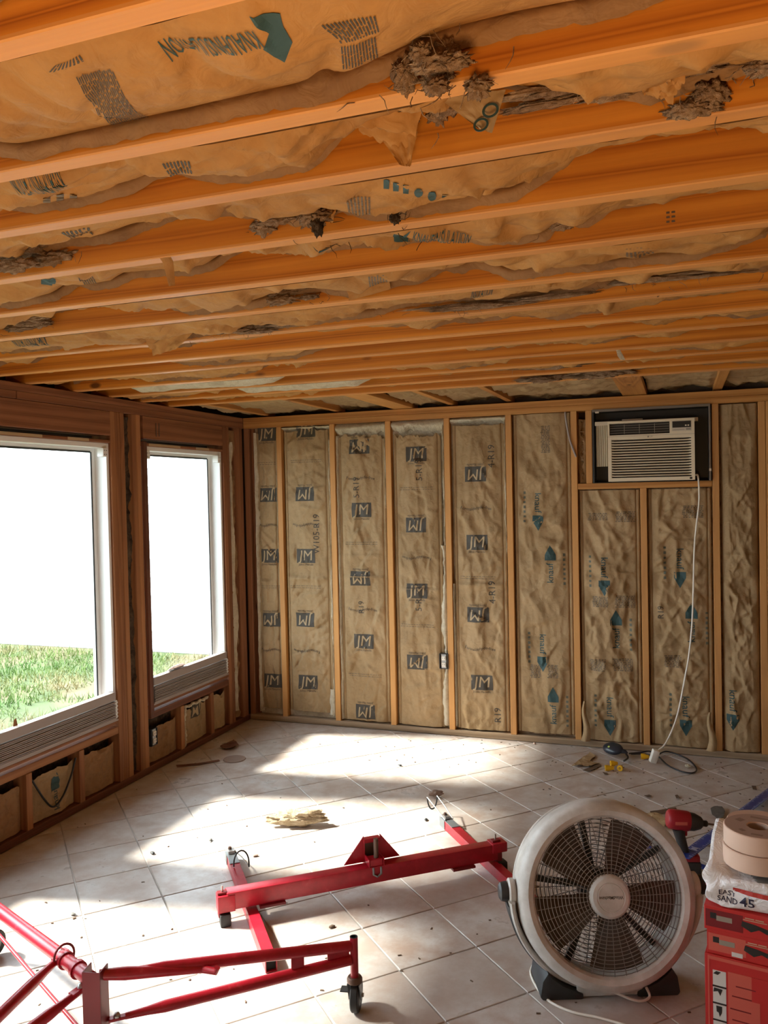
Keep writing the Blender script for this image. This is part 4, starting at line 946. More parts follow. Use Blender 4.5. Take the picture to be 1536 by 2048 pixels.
def sliver(y0, y1, label, seed, m, cream=0):
    r0 = thing('insulation_scrap', label, 'insulation', (-.05, (y0+y1)/2, PB))
    Y = np.linspace(y0, y1, 8); Z = np.linspace(PB+.01, PT-.02, 190); YY, ZZ = np.meshgrid(Y, Z, indexing='ij')
    D = -0.030+0.045*(ridge(YY*20, ZZ*6, seed)-.55)+.025*(ridge(YY*40, ZZ*18, seed+1)-.5); D = np.minimum(D, -.003)
    MB().grid(np.stack([D, YY, ZZ], 2)[:, ::-1]).build('stuffing', m, r0, smooth=180)
    if cream:
        T = np.linspace(.10, 1.98, 170); U = np.linspace(0, 1, 6); TT, UU = np.meshgrid(T, U, indexing='ij')
        wv = (y1-y0)*(.12+1.0*np.clip(1.7*fbm(TT*4, TT*0, seed)-.45, 0, 1)+.1*vnoise(TT*40, TT*0, seed))
        MB().grid(np.stack([-.022+.020*np.sin(math.pi*UU)*(.6+.6*fbm(TT*12, UU*2, seed)), y0+.03+wv*UU*.8, TT], 2)[:, ::-1]).build('fibreglass_edge', 'fiber_white', r0, smooth=180)
sliver(-1.338, -1.270, 'dark insulation stuffed in the gap between the two window posts', 821, 'fiber_dark')
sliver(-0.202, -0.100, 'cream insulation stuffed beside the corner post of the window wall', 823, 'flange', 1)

# ================================================================== AIR CONDITIONER
ax0, ax1, az0, az1, ay = 2.520, 3.009, 1.641, 2.001, -0.070
sl = thing('wall_sleeve', 'black metal wall sleeve framing the air conditioner', 'sleeve', (2.757, 0.06, SILLZ+0.036))
sx0, sx1, sz0, sz1 = 2.424, 3.098, SILLZ+0.0365, 2.080
mb = MB(); t_ = 0.012
mb.box((sx0, -0.012, sz0), (sx0+t_, 0.126, sz1)).box((sx1-t_, -0.012, sz0), (sx1, 0.126, sz1)).box((sx0+t_, -0.012, sz1-t_), (sx1-t_, 0.126, sz1)).box((sx0+t_, -0.012, sz0), (sx1-t_, 0.126, sz0+0.004))
mb.build('shell', 'ac_dark', sl, bevel=0.002)
MB().box((sx0+t_, 0.100, sz0+.004), (sx1-t_, 0.126, sz1-t_)).build('back_panel', 'ac_dark', sl)
MB().box((sx0, -0.018, sz1-0.012), (sx1, -0.0122, sz1+0.004)).box((sx1-0.010, -0.018, sz0), (sx1, -0.0122, sz1-0.012)).build('rim', 'ac_rim', sl, bevel=0.0015)
MB().box((sx0+0.02, -0.022, sz1-0.020), (sx0+0.042, -0.018, sz1-0.010)).box((sx1-0.012, -0.028, 1.69), (sx1+0.002, -0.018, 1.705)).build('clip', 'ac_curtain', sl)
ac = thing('air_conditioner', 'cream window air conditioner set in the black sleeve, white cord hanging from it', 'air conditioner', ((ax0+ax1)/2, 0.0, az0))
MB().box((ax0+.004, ay+0.052, az0), (ax1-.004, 0.098, az1)).build('case', 'ac', ac, bevel=0.004)
# front fascia with its openings
vz0, vz1, vx0, vx1 = 1.918, 1.988, 2.530, 2.872
gz0, gz1, gx0_, gx1_ = 1.662, 1.896, 2.540, 2.990
mb = MB(); yf, yb_ = ay, ay+0.0515
mb.box((ax0, yf, az0), (ax1, yb_, gz0)).box((ax0, yf, gz1), (ax1, yb_, vz0)).box((ax0, yf, vz1), (ax1, yb_, az1)).box((ax0, yf, gz0), (gx0_, yb_, gz1)).box((gx1_, yf, gz0), (ax1, yb_, gz1)) \
  .box((ax0, yf, vz0), (vx0, yb_, vz1)).box((vx1, yf, vz0), (ax1, yb_, vz1))
mb.build('fascia', 'ac', ac)
MB().box((ax0-.001, yf-.0006, 1.9090), (ax1+.001, yf+.002, 1.9106)).build('seam', 'greyink', ac)
MB().box((gx0_, yf+0.032, gz0), (gx1_, yf+0.048, gz1)).box((vx0, yf+0.036, vz0), (vx1, yf+0.048, vz1)).build('recess', 'ac_dark', ac)
for i in range(15):
    z = gz0+0.008+i*0.0157; w_ = 0.004+0.010*math.sin(math.pi*i/14)
    P = np.array([[(x, yf+0.004+q[0], z+q[1]) for q in ((0.024, -0.001), (0.002, 0.000), (0.0, 0.003), (0.002, 0.006), (0.024, 0.0075))] for x in (gx0_, gx0_+w_, gx1_-w_, gx1_)])
    MB().grid(P).build('slat', 'ac', ac, smooth=50)
for sx_, dirn in ((gx0_, 1), (gx1_, -1)):
    mb = MB()
    for i in range(15):
        z = gz0+0.012+i*0.0157; mb.add([(sx_, yf+.001, z-.004), (sx_, yf+.001, z+.005), (sx_+dirn*0.032, yf+.012, z+.001)], [(0, 1, 2)])
    tag(mb.build('grille_edge', 'ac', ac), kind='stuff')
for i in range(4): MB().box((vx0+.004, yf+0.006, vz0+0.012+i*0.0145), (vx1-.004, yf+0.010, vz0+0.0138+i*0.0145)).build('vent_louver', 'greyink', ac)
for i in range(3): MB().box((vx0+0.085+i*0.086, yf+0.0035, vz0+.006), (vx0+0.0875+i*0.086, yf+0.0055, vz1-.008)).build('vent_fin', 'greyink', ac)
MB().box((2.884, yf-.0012, 1.928), (2.994, yf, 1.988)).build('control_panel', 'ac_curtain', ac)
MB().box((2.888, yf-.0020, 1.948), (2.990, yf-.0012, 1.985)).build('display', 'ac_dark', ac)
for i in range(2): MB().box((2.957+i*.014, yf-.0026, 1.956), (2.966+i*.014, yf-.0020, 1.963)).build('button', 'ac', ac)
MB().box((2.963, yf-.0018, 1.932), (2.988, yf-.0012, 1.944)).box((2.892, yf-.0016, 1.935), (2.955, yf-.0012, 1.938)).build('printed_line', 'greyink', ac)
V, Fc = text2d('LG', 0.012, 1, 0, .01); lg = MB().lathe([(0, 0), (0.0052, 0)], Matrix.Translation((2.752, yf-.0006, 1.9025)) @ Matrix.Rotation(math.pi/2, 4, 'X'), 14)
lg.add(np.stack([V[:, 0]+2.769, V[:, 0]*0+yf-.0006, V[:, 1]+1.9025], 1), Fc).build('printed_logo', 'greyink', ac)
MB().box((2.980, yf-.0008, 1.6455), (2.994, yf, 1.6575)).build('label', 'ac_dark', ac)
mb = MB()                                                            # accordion curtain on the left
Xc = np.linspace(2.446, 2.519, 13)
P = np.array([[(x, 0.004+0.010*(i % 2), z) for z in np.linspace(1.735, 1.996, 6)] for i, x in enumerate(Xc)]); mb.grid(P).build('side_curtain', 'ac_curtain', ac)
mb = MB(); mb.box((2.440, -0.010, 1.985), (3.03, 0.006, 2.0085)).box((2.60, -0.010, 2.0085), (2.72, 0.006, 2.016)).build('top_rail', 'ac_curtain', ac, bevel=0.002)
cordp = [(3.012, -0.045, 1.668), (3.026, -0.040, 1.655), (3.030, -0.030, 1.52), (3.012, -0.028, 1.36), (3.0, -0.026, 1.23), (2.992, -0.028, 1.0), (2.982, -0.030, 0.79), (2.962, -0.034, 0.60), (2.942, -0.045, 0.49), (2.905, -0.065, 0.30), (2.872, -0.095, 0.19), (2.825, -0.150, 0.10), (2.785, -0.195, 0.070)]
def smooth_path(p, n=6):
    p = [Vector(q) for q in p]; out = []
    for i in range(len(p)-1):
        a, b, c, d = p[max(i-1, 0)], p[i], p[i+1], p[min(i+2, len(p)-1)]
        for j in range(n):
            t = j/n; out.append(0.5*((2*b)+(c-a)*t+(2*a-5*b+4*c-d)*t*t+(3*b-a-3*c+d)*t**3))
    return out+[p[-1]]
pc = MB().tube(smooth_path(cordp), 0.0052, 8).build('power_cord', 'white_cord', ac, smooth=60)
Mx = Matrix.Translation((2.765, -0.215, 0.042)) @ Matrix.Rotation(math.radians(18), 4, 'Y') @ Matrix.Rotation(math.radians(20), 4, 'Z')
MB().box((-.020, -.018, -.038), (.020, .018, .040), Mx).build('plug', 'white_cord', pc, smooth=40, bevel=0.008)
# grey cable coming down in the bay left of it
cbl = MB().tube(smooth_path([(2.262, 0.002, 2.080), (2.268, -0.006, 2.02), (2.290, -0.010, 1.90), (2.325, -0.008, 1.80)]), 0.0065, 7).build('electrical_cable', 'greyink', loc=(2.27, 0, 2.08), smooth=60)
cbl.data.materials[0] = M['blind']; tag(cbl, 'grey electrical cable hanging from the top plate left of the air conditioner', 'cable')

# ---- outlet boxes
def outlet(c, nrm, label):
    n = Vector(nrm); s_ = Vector((0, 0, 1)).cross(n); Mx = Matrix(((s_.x, 0, n.x, c[0]), (s_.y, 0, n.y, c[1]), (s_.z, 1, n.z, c[2]), (0, 0, 0, 1)))
    root = thing('outlet_box', label, 'outlet', c)
    mb = MB(); w, h, d, t = 0.030, 0.050, 0.050, 0.003
    mb.box((-w, -h, -d), (-w+t, h, 0), Mx).box((w-t, -h, -d), (w, h, 0), Mx).box((-w+t, h-t, -d), (w-t, h, 0), Mx).box((-w+t, -h, -d), (w-t, -h+t, 0), Mx).box((-w+t, -h+t, -d), (w-t, h-t, -d+t), Mx)
    mb.build('box', 'navy', root)
    re = MB().box((-0.016, -0.045, -0.012), (0.016, 0.045, -0.002), Mx).build('strap', 'zinc', root)
    for s in (-1, 1):
        f = MB().box((-0.014, s*0.021-0.014, -0.002), (0.014, s*0.021+0.014, 0.006), Mx).build('receptacle', 'white_cord', root, bevel=0.004)
        MB().box((-0.007, s*0.021-.004, 0.0061), (-0.005, s*0.021+.006, 0.0066), Mx).box((0.005, s*0.021-.004, 0.0061), (0.007, s*0.021+.006, 0.0066), Mx).build('slot', 'gasket', f)
    return root
q = onback(888, 1322); outlet((1.452, -0.012, float(q[2])), (0, -1, 0), 'dark outlet box with white receptacle midway along the back wall, low beside a stud')
outlet((0.004, -1.145, 0.20), (1, 0, 0), 'blue-black outlet box low on the left wall beside the window post')

# ================================================================== FAN
Cf = Vector((2.690, -2.545, 0.318)); az_ = math.radians(-68.5); el = math.radians(15)
nf = Vector((math.cos(el)*math.cos(az_), math.cos(el)*math.sin(az_), math.sin(el))); e1f = Vector((0, 0, 1)).cross(nf).normalized(); e2f = nf.cross(e1f)
MF = Matrix(((e1f.x, e2f.x, nf.x, Cf.x), (e1f.y, e2f.y, nf.y, Cf.y), (e1f.z, e2f.z, nf.z, Cf.z), (0, 0, 0, 1)))
fan = thing('floor_fan', 'grey round floor fan with a black foot, facing the camera on the tiles', 'fan', (Cf.x, Cf.y, 0))
MB().lathe([(0.232, 0.012), (0.239, 0.022), (0.254, 0.027), (0.270, 0.019), (0.281, 0.002), (0.284, -0.02), (0.284, -0.068), (0.279, -0.074), (0.279, -0.080), (0.284, -0.086), (0.278, -0.125), (0.262, -0.150), (0.244, -0.154), (0.240, -0.148), (0.254, -0.12), (0.262, -0.06), (0.258, -0.02), (0.246, 0.002), (0.238, 0.004)], MF, 64, closed=True).build('drum', 'fan', fan, smooth=35)
def rings(rs, zf, rad, nsp, r0, r1, mb, n=4, seg=56):
    for r in rs:
        mb.tube([MF @ Vector((r*math.cos(a), r*math.sin(a), zf(r))) for a in np.linspace(0, 2*math.pi, seg+1)], rad, n, False)
    for k in range(nsp):
        a = 2*math.pi*k/nsp; mb.tube([MF @ Vector((r*math.cos(a), r*math.sin(a), zf(r)-rad)) for r in np.linspace(r0, r1, 6)], rad, n, False)
zf = lambda r: 0.034-0.022*(r/0.24)**2
mb = MB(); rings([0.072+0.0112*i for i in range(15)], zf, 0.0013, 40, 0.064, 0.240, mb); tag(mb.build('front_grille', 'grille', fan, smooth=60), kind='stuff')
zr = lambda r: -0.146
mb = MB(); rings([0.06+0.0135*i for i in range(14)], zr, 0.0016, 32, 0.05, 0.246, mb); tag(mb.build('rear_grille', 'fan_dark', fan, smooth=60), kind='stuff')
MB().lathe([(0, 0.046), (0.040, 0.046), (0.0415, 0.0445), (0.043, 0.0445), (0.0445, 0.046), (0.056, 0.044), (0.063, 0.037), (0.066, 0.026), (0.060, 0.022), (0, 0.022)], MF, 40).build('hub_cap', 'fan', fan, smooth=30)
V, Fc = text2d('WindMachine', 0.0135, 1, 0, 0.012); V = -V
MB().add([MF @ Vector((a, b, 0.0466)) for a, b in V], Fc).build('printed_name', 'gasket', fan)
MB().lathe([(0.012, -0.055), (0.046, -0.055), (0.052, -0.035), (0.052, 0.006), (0.03, 0.016), (0, 0.016)], MF, 28).build('rotor_hub', 'blade', fan, smooth=35)
for k in range(5):
    a0 = 2*math.pi*k/5-0.12; P = np.zeros((9, 10, 3))
    for i, r in enumerate(np.linspace(0.05, 0.224, 9)):
        wv = math.radians(25-4*(i/8))
        for j, t in enumerate(np.linspace(-1, 1, 10)):
            a = a0+t*wv-0.10*(r-0.05)/0.17; P[i, j] = MF @ Vector((r*math.cos(a), r*math.sin(a), -0.022+t*0.024*(1-0.25*i/8)-0.006*t*t))
    Q = P.copy(); Q -= np.array(nf)*0.002
    MB().grid(P).grid(Q[:, ::-1]).build('blade', 'blade', fan, smooth=180)
MB().lathe([(0, -0.135), (0.060, -0.135), (0.064, -0.125), (0.064, -0.075), (0.05, -0.06), (0, -0.06)], MF, 28).build('motor', 'fan_dark', fan, smooth=35)
for k in range(5):
    a = 2*math.pi*k/5+math.pi/2+0.15; c_, s_ = math.cos(a), math.sin(a); Mr = MF @ Matrix(((c_, -s_, 0, 0), (s_, c_, 0, 0), (0, 0, 1, 0), (0, 0, 0, 1)))
    MB().box((0.055, -0.010, -0.140), (0.255, 0.010, -0.126), Mr).build('strut', 'fan_dark', fan)
# cradle base under the drum (upright, not tilted)
nb = Vector((math.cos(az_), math.sin(az_), 0)); e1b = Vector((-nb.y, nb.x, 0)); MBs = Matrix(((e1b.x, 0, nb.x, Cf.x), (e1b.y, 0, nb.y, Cf.y), (0, 1, 0, Cf.z), (0, 0, 0, 1)))
MB().lathe([(0.2915, -0.100), (0.2915, 0.0), (0.297, 0.008), (0.304, 0.008), (0.309, 0.0), (0.309, -0.100), (0.303, -0.110), (0.296, -0.110)], MBs, 40, closed=True, a0=math.radians(183), a1=math.radians(357)).build('cradle', 'fan', fan, smooth=35)
MB().lathe([(0.3095, -0.095), (0.3095, -0.006), (0.314, -0.012), (0.314, -0.090)], MBs, 40, closed=True, a0=math.radians(186), a1=math.radians(232)).lathe([(0.3095, -0.095), (0.3095, -0.006), (0.314, -0.012), (0.314, -0.090)], MBs, 40, closed=True, a0=math.radians(308), a1=math.radians(354)).build('cradle_trim', 'fan_dark', fan, smooth=35)
for s in (-1, 1):
    mb = MB(); prof = [(0.085, 0.001), (0.215, 0.001), (0.222, 0.012), (0.214, 0.060), (0.196, 0.088), (0.180, 0.069), (0.150, 0.046), (0.085, 0.0175)]
    pts = [(s*x, z-Cf.z) for x, z in prof]
    if s < 0: pts = pts[::-1]
    mb.prism(pts, MBs @ Matrix.Translation((0, 0, -0.125)), 0.150).build('foot', 'fan_dark', fan, bevel=0.006, smooth=40)
    Mk = MBs @ Matrix.Translation((s*0.310, 0, -0.045)) @ Matrix.Rotation(s*math.pi/2, 4, 'Y')
    MB().lathe([(0, 0.026), (0.020, 0.026), (0.028, 0.020), (0.031, 0.006), (0.031, 0.0), (0.012, 0.0), (0.012, -0.022)], Mk, 20).build('knob', 'fan_dark', fan, smooth=35)
    MB().lathe([(0.034, -0.026), (0.040, -0.020), (0.040, -0.008), (0.034, -0.0035), (0, -0.0035)], Mk, 20).build('pivot_boss', 'fan', fan, smooth=35)
MB().box((-0.105, -0.312, 0.0085), (0.105, -0.262, 0.020), MBs).build('front_plate', 'fan', fan, bevel=0.005, smooth=40)
MB().box((-0.046, -0.276, 0.0205), (-0.036, -0.269, 0.0225), MBs).box((0.080, -0.270, 0.0205), (0.093, -0.258, 0.0225), MBs).build('speed_mark', 'fan_dark', fan)
MB().tube([MBs @ Vector(q) for q in ((-0.085, -0.262, 0.026), (-0.07, -0.268, 0.031), (-0.055, -0.274, 0.028))], [0.006, 0.008, 0.006], 8).build('switch', 'fan', fan, smooth=60)
def wpt(x, y, z=0.0): q = onfloor(x, y, z); return (float(q[0]), float(q[1]), z)
cp = [MBs @ Vector((-0.185, -0.215, -0.06)), Vector(wpt(1062, 1938, .012)), Vector(wpt(1072, 1972, .005)), Vector(wpt(1100, 2003, .0045)), Vector(wpt(1145, 2024, .0045)), Vector(wpt(1200, 2036, .0045)), Vector(wpt(1262, 2055, .0045)), Vector(wpt(1330, 2090, .0045))]
MB().tube(smooth_path(cp), 0.0042, 7).build('power_cord', 'white_cord', fan, smooth=60)
MB().tube(smooth_path([MBs @ Vector((-0.02, -0.281, 0.024)), MBs @ Vector((0.02, -0.292, 0.045)), MBs @ Vector((0.075, -0.306, 0.060)), MBs @ Vector((0.115, -0.305, 0.045)), MBs @ Vector((0.112, -0.285, 0.025))]), 0.0042, 7).build('cord_loop', 'white_cord', fan, smooth=60)

# ================================================================== DRYWALL HOIST: CRADLE AND STAND
cr = thing('hoist_cradle', 'red steel H-shaped panel cradle of a drywall hoist lying on the tiles', 'hoist cradle', (1.75, -2.15, 0))
d1 = np.array([0.823, 0.66, 0]); d1 = d1/np.linalg.norm(d1); d2 = np.array([-d1[1], d1[0], 0])
B0 = np.array([1.372, -2.552, 0]); Lb = 1.10
def CM(o, x, y): return Matrix(((x[0], y[0], 0, o[0]), (x[1], y[1], 0, o[1]), (0, 0, 1, o[2]), (0, 0, 0, 1)))
Bq = np.array([float(v) for v in at(455, 1822, 2, 0.055)]); Be = np.array([float(v) for v in at(1005, 1718, 2, 0.055)])
d1 = (Be-Bq)/np.linalg.norm(Be-Bq); d2 = np.array([-d1[1], d1[0], 0]); Lb = float(np.linalg.norm(Be-Bq))
MC = CM((Bq[0], Bq[1], 0), d1, d2)                                   # x along the bar, y away from the camera
MB().box((0.0, 0.0, 0.055), (Lb-0.02, 0.052, 0.120), MC).build('crossbar', 'red', cr, bevel=0.003, smooth=40)
MB().box((-0.035, -0.003, 0.050), (0.030, 0.050, 0.112), MC).build('end_bracket', 'red', cr, bevel=0.003, smooth=40)
MB().box((Lb-0.045, -0.004, 0.085), (Lb+0.022, 0.056, 0.124), MC).build('end_bracket', 'red', cr, bevel=0.003, smooth=40)
for xx, zz in ((-0.015, 0.113), (Lb-0.02, 0.1245)):
    MB().box((xx-.018, 0.012, zz), (xx+.018, 0.036, zz+.008), MC).build('hinge_lug', 'carton_d', cr, bevel=.001)
    MB().lathe([(0, .022), (.004, .022), (.004, 0)], MC @ Matrix.Translation((xx, .024, zz+.008)), 10).build('bolt', 'zinc', cr, smooth=40)
for xx in (-0.018, Lb-0.012):
    MB().box((xx-0.014, 0.006, 0.030), (xx+0.014, 0.040, 0.052 if xx < 0 else 0.0845), MC).build('foot_stem', 'carton_d', cr, bevel=.002)
    MB().box((xx-0.010, -0.012, 0.0), (xx+0.030, 0.030, 0.046), MC).build('rubber_foot', 'rubber', cr, bevel=0.005, smooth=40)
def arm(pn, pf, hook):
    pn, pf = np.array(pn), np.array(pf); x = (pf-pn)/np.linalg.norm(pf-pn); y = np.array([-x[1], x[0], 0]); L = float(np.linalg.norm(pf-pn)); A = CM(pn, x, y)
    tb = MB(); w, h, t = 0.020, 0.043, 0.003
    tb.box((0, -w, 0.001), (L, -w+t, h), A).box((0, w-t, 0.001), (L, w, h), A).box((0, -w+t, h-t), (L, w-t, h), A).box((0, -w+t, 0.001), (L, w-t, 0.001+t), A)
    am = tb.build('arm', 'red', cr); MB().box((0.012, -w+t, 0.004), (0.016, w-t, h-t), A).build('tube_end', 'void', am)
    MB().box((L-0.13, -w-.001, h), (L-0.0, w+.001, h+.003), A).box((L-.045, -w-.003, 0.004), (L+.012, -w-.0005, h+.003), A).box((L-.045, w+.0005, 0.004), (L+.012, w+.003, h+.003), A).build('end_plate', 'greymetal', am, bevel=.001)
    MB().box((L-.040, -.014, h+.0035), (L+.004, .014, h+.016), A).build('latch', 'zinc', am, bevel=.002)
    MB().lathe([(0, .010), (.007, .010), (.008, .004), (.008, 0)], A @ Matrix.Translation((L-.012, .003, h+.016)), 10).build('nut', 'rust', am, smooth=40)
    if hook == 'up':
        pts = [(L-.05, -.026, h+.004), (L-.05, -.028, h+.008), (L-.115, -.032, h-.004), (L-.13, -.030, h+.02)]
        arc = [(L-.165, .030-0.032*(1-math.cos(a))-.020, h+.012+.055*math.sin(a)) for a in np.linspace(0, math.pi, 11)]
        pts = [(L-.165, .010, h+.004)]+arc+[(L-.165, -.054, h-.008)]
        MB().tube([A @ Vector(q) for q in pts], 0.0034, 7).build('wire_hook', 'black_cord', am, smooth=60)
        MB().tube([A @ Vector(q) for q in ((L-.02, -.018, h+.006), (L-.09, -.038, h+.004), (L-.162, -.052, h-.004))], 0.0026, 6).build('wire_brace', 'zinc', am, smooth=60)
    else:
        for s in (-1, 1): MB().tube([A @ Vector(q) for q in ((L-.05, s*.020, h+.008), (L+.05, s*.024, h+.030), (L+.125, s*.026+.012, h+.058))], 0.003, 6).build('wire_brace', 'zinc', am, smooth=60)
        MB().tube([A @ Vector((L+.126, .012+.026*math.cos(a), h+.058-.062*math.sin(a))) for a in np.linspace(0, math.pi, 13)], 0.0038, 7).build('wire_hook', 'black_cord', am, smooth=60)
pn, pf = at(543, 1945, 2, 0), at(461, 1722, 2, 0); arm(pn, pf, 'up'); dv = (pf-pn)
pf2 = at(890, 1652, 2, 0); arm(pf2-dv*1.0, pf2, 'down')
for t_ in (None,):
    for xx in (0.175, Lb-0.175):
        MB().box((xx-.055, -.012, .0445), (xx+.045, .060, .0545), MC).build('saddle_plate', 'carton_d', cr, bevel=.002)
# centre mast bracket: upright channel, gussets and bolt
xc = Lb*0.515
MB().box((xc-.034, .054, .060), (xc-.030, .078, .200), MC).box((xc+.030, .054, .060), (xc+.034, .078, .200), MC).box((xc-.030, .074, .060), (xc+.030, .078, .204), MC).build('mast_channel', 'red', cr, bevel=.0015)
MB().box((xc-.028, .0735, .10), (xc+.028, .0738, .195), MC).build('channel_face', 'rust', cr)
MB().box((xc-.036, .050, .196), (xc+.036, .080, .212), MC).build('channel_cap', 'red', cr, bevel=.003)
for s in (-1, 1):
    MB().prism([(0, 0), (s*.085, 0), (0, .105)] if s > 0 else [(0, 0), (0, .105), (-.085, 0)], MC @ Matrix.Translation((xc+s*.034, .060, .1205)) @ Matrix.Rotation(math.pi/2, 4, 'X'), .004).build('gusset', 'red', cr)
    MB().box((xc+s*.030-.002, .000, .1205), (xc+s*.030+.002, .054, .150), MC).build('side_plate', 'red', cr)
MB().box((xc-.026, .002, .121), (xc+.026, .050, .146), MC).build('bolt_seat', 'red', cr, bevel=.002)
MB().lathe([(0, .075), (.009, .075), (.010, .072), (.010, 0)], MC @ Matrix.Translation((xc+.006, .024, .146)), 12).build('bolt', 'rust', cr, smooth=40)
MB().tube([MC @ Vector(q) for q in ((xc-.016, -.004, .118), (xc-.016, -.006, .092), (xc, -.006, .082), (xc+.016, -.006, .092), (xc+.016, -.004, .118))], .0045, 7).build('u_clip', 'greymetal', cr, smooth=60)

st = thing('hoist_stand', 'red steel tripod base of the drywall hoist with caster wheels, bottom left', 'hoist stand', (1.39, -3.37, 0))
Pp = np.array([float(v) for v in at(197, 2158, 2, 0)])
cas = np.array([1.963, -2.884, 0.0])
def dirn(a, b): d = b-a; d = d/np.linalg.norm(d); return d
dl = dirn(Pp, cas); fr_ = dirn(Pp, np.array([CAM[0]-1.1, CAM[1]-.2, 0])); sd_ = np.array([-fr_[1], fr_[0], 0])
PM = CM(Pp, sd_, -fr_)                                               # x to the right of the post seen from the room
mb = MB(); mb.box((-.026, -.026, .060), (.026, -.022, .312), PM).box((-.026, -.022, .060), (-.022, .024, .312), PM).box((.022, -.022, .060), (.026, .024, .312), PM)
mb.build('centre_post', 'carton_d', st, bevel=.001); 
def legside(zu, zl, zcu, zcl, tip, name='leg'):
    tip = np.array(tip); d = dirn(Pp, tip); s_ = np.array([-d[1], d[0], 0]); a = Pp+d*0.075; L = float(np.linalg.norm(tip-Pp)); lg_ = None
    for z0, z1 in ((zu, zcu), (zl, zcl)):
        p0 = np.array([*a[:2], z0]); p1 = np.array([*tip[:2], z1]); P = [p0+(p1-p0)*t for t in (0, .09, .16, .5, .82, .982)]
        o = MB().tube(P, [.009, .012, .0165, .017, .0165, .016], 10).build(name, 'red', st, smooth=50)
        MB().box((-.045, -.010, -.004), (.02, .010, .004), CM(p0, d, s_)).build('leg_tab', 'red', o, bevel=.002)
        MB().lathe([(0, .012), (.007, .010), (.010, .004), (.010, 0)], CM(p0-d*.022+np.array([0, 0, .0042]), d, s_), 12).build('bolt', 'zinc', o, smooth=50)
    return d, s_
zU, zL = 0.283, 0.158
d, s_ = legside(zU, zL, .213, .172, cas)
A = CM(Pp, d, s_); L1 = float(np.linalg.norm(cas-Pp))
MB().box((.735*L1, -.004, .172), (.735*L1+.040, .004, .228), A).build('leg_web', 'red', st, bevel=.002)
MB().prism([(L1-.085, .166), (L1-.016, .164), (L1-.016, .222), (L1-.085, .222)], A @ Matrix.Rotation(math.pi/2, 4, 'X') @ Matrix.Translation((0, 0, -.002)), .004).build('leg_gusset', 'red', st)
def caster(c, face, z=0.0):
    c = np.array(c); f = np.array(face)/np.linalg.norm(face); s2 = np.array([-f[1], f[0], 0]); K = CM(c, f, s2)
    MB().tube([K @ Vector((0, 0, .118)), K @ Vector((0, 0, .241))], .0125, 14, False).build('caster_socket', 'red', st, smooth=50)
    MB().lathe([(.0085, .235), (.0085, .2412), (.0125, .2412)], K, 14).lathe([(0, .236), (.0085, .236)], K, 14).build('socket_bore', 'void', st)
    w = MB().lathe([(0, -.012), (.022, -.012), (.034, -.013), (.046, -.0125), (.050, -.009), (.050, .009), (.046, .0125), (.034, .013), (.022, .012), (0, .012)], K @ Matrix.Translation((-.018, 0, .050)) @ Matrix.Rotation(math.pi/2, 4, 'X'), 32).build('caster_wheel', 'rubber', st, smooth=35)
    MB().lathe([(0, -.0135), (.020, -.0135), (.024, -.0125), (.030, -.0132)], K @ Matrix.Translation((-.018, 0, .050)) @ Matrix.Rotation(math.pi/2, 4, 'X'), 24).lathe([(0, .0135), (.020, .0135), (.024, .0125), (.030, .0132)], K @ Matrix.Translation((-.018, 0, .050)) @ Matrix.Rotation(math.pi/2, 4, 'X'), 24).build('wheel_disc', 'greymetal', w, smooth=35)
    MB().lathe([(0, .118), (.020, .118), (.024, .112), (.024, .102), (.018, .098), (0, .098)], K, 18).build('swivel', 'rust', st, smooth=40)
    for s in (-1, 1): MB().prism([(-.028, .040), (-.006, .040), (.018, .100), (-.016, .100)], K @ Matrix.Translation((0, s*.0185, 0)) @ Matrix.Rotation(math.pi/2, 4, 'X'), .003).build('fork', 'greymetal' if s > 0 else 'rubber', st)
    MB().tube([K @ Vector((-.018, -.024, .050)), K @ Vector((-.018, .024, .050))], .006, 8).build('axle', 'zinc', st)
    MB().box((-.040, -.050, .058), (-.010, -.022, .062), K).build('brake_pedal', 'rubber', st, bevel=.001)
rt = np.array([_r[0], _r[1], 0]); fw = np.array([_f[0], _f[1], 0])
caster(cas, -(fw*1.0+rt*0.16))
# leg to the far left: thick tube with a clamp, thin brace rod under it
lc = np.array([0.628, -3.005, 0.0]); dL = dirn(Pp, lc)
q0 = Pp+dL*0.03; p0 = np.array([*q0[:2], .268]); p1 = np.array([*lc[:2], .214])
lt = MB().tube([p0, p0+(p1-p0)*.5, p1], .0205, 14).build('leg', 'red', st, smooth=50)
SLt = np.array([-dL[1], dL[0], 0])
for f_, tl in ((.10, 0), (.20, 1)):
    cq = p0+(p1-p0)*f_; MB().lathe([(.0208, -.008), (.0255, -.008), (.0255, .008), (.0208, .008)], Matrix(((SLt[0], 0, dL[0], cq[0]), (SLt[1], 0, dL[1], cq[1]), (0, 1, 0, cq[2]), (0, 0, 0, 1))), 20, closed=True).build('clamp', 'red', lt, smooth=40)
cq = p0+(p1-p0)*.21
MB().tube([Vector(cq)+Vector(SLt)*.030*math.cos(a)+Vector((0, 0, .010+.034*math.sin(a))) for a in np.linspace(-.3, math.pi+.3, 13)], .0035, 7).build('ring', 'carton_d', lt, smooth=60)
MB().tube([(Pp[0], Pp[1], .082), (Pp[0]*.5+lc[0]*.5, Pp[1]*.5+lc[1]*.5, .112), (lc[0], lc[1], .146)], .0062, 8).build('brace_rod', 'red', st, smooth=60)
caster(lc, (-.2, -1, 0))
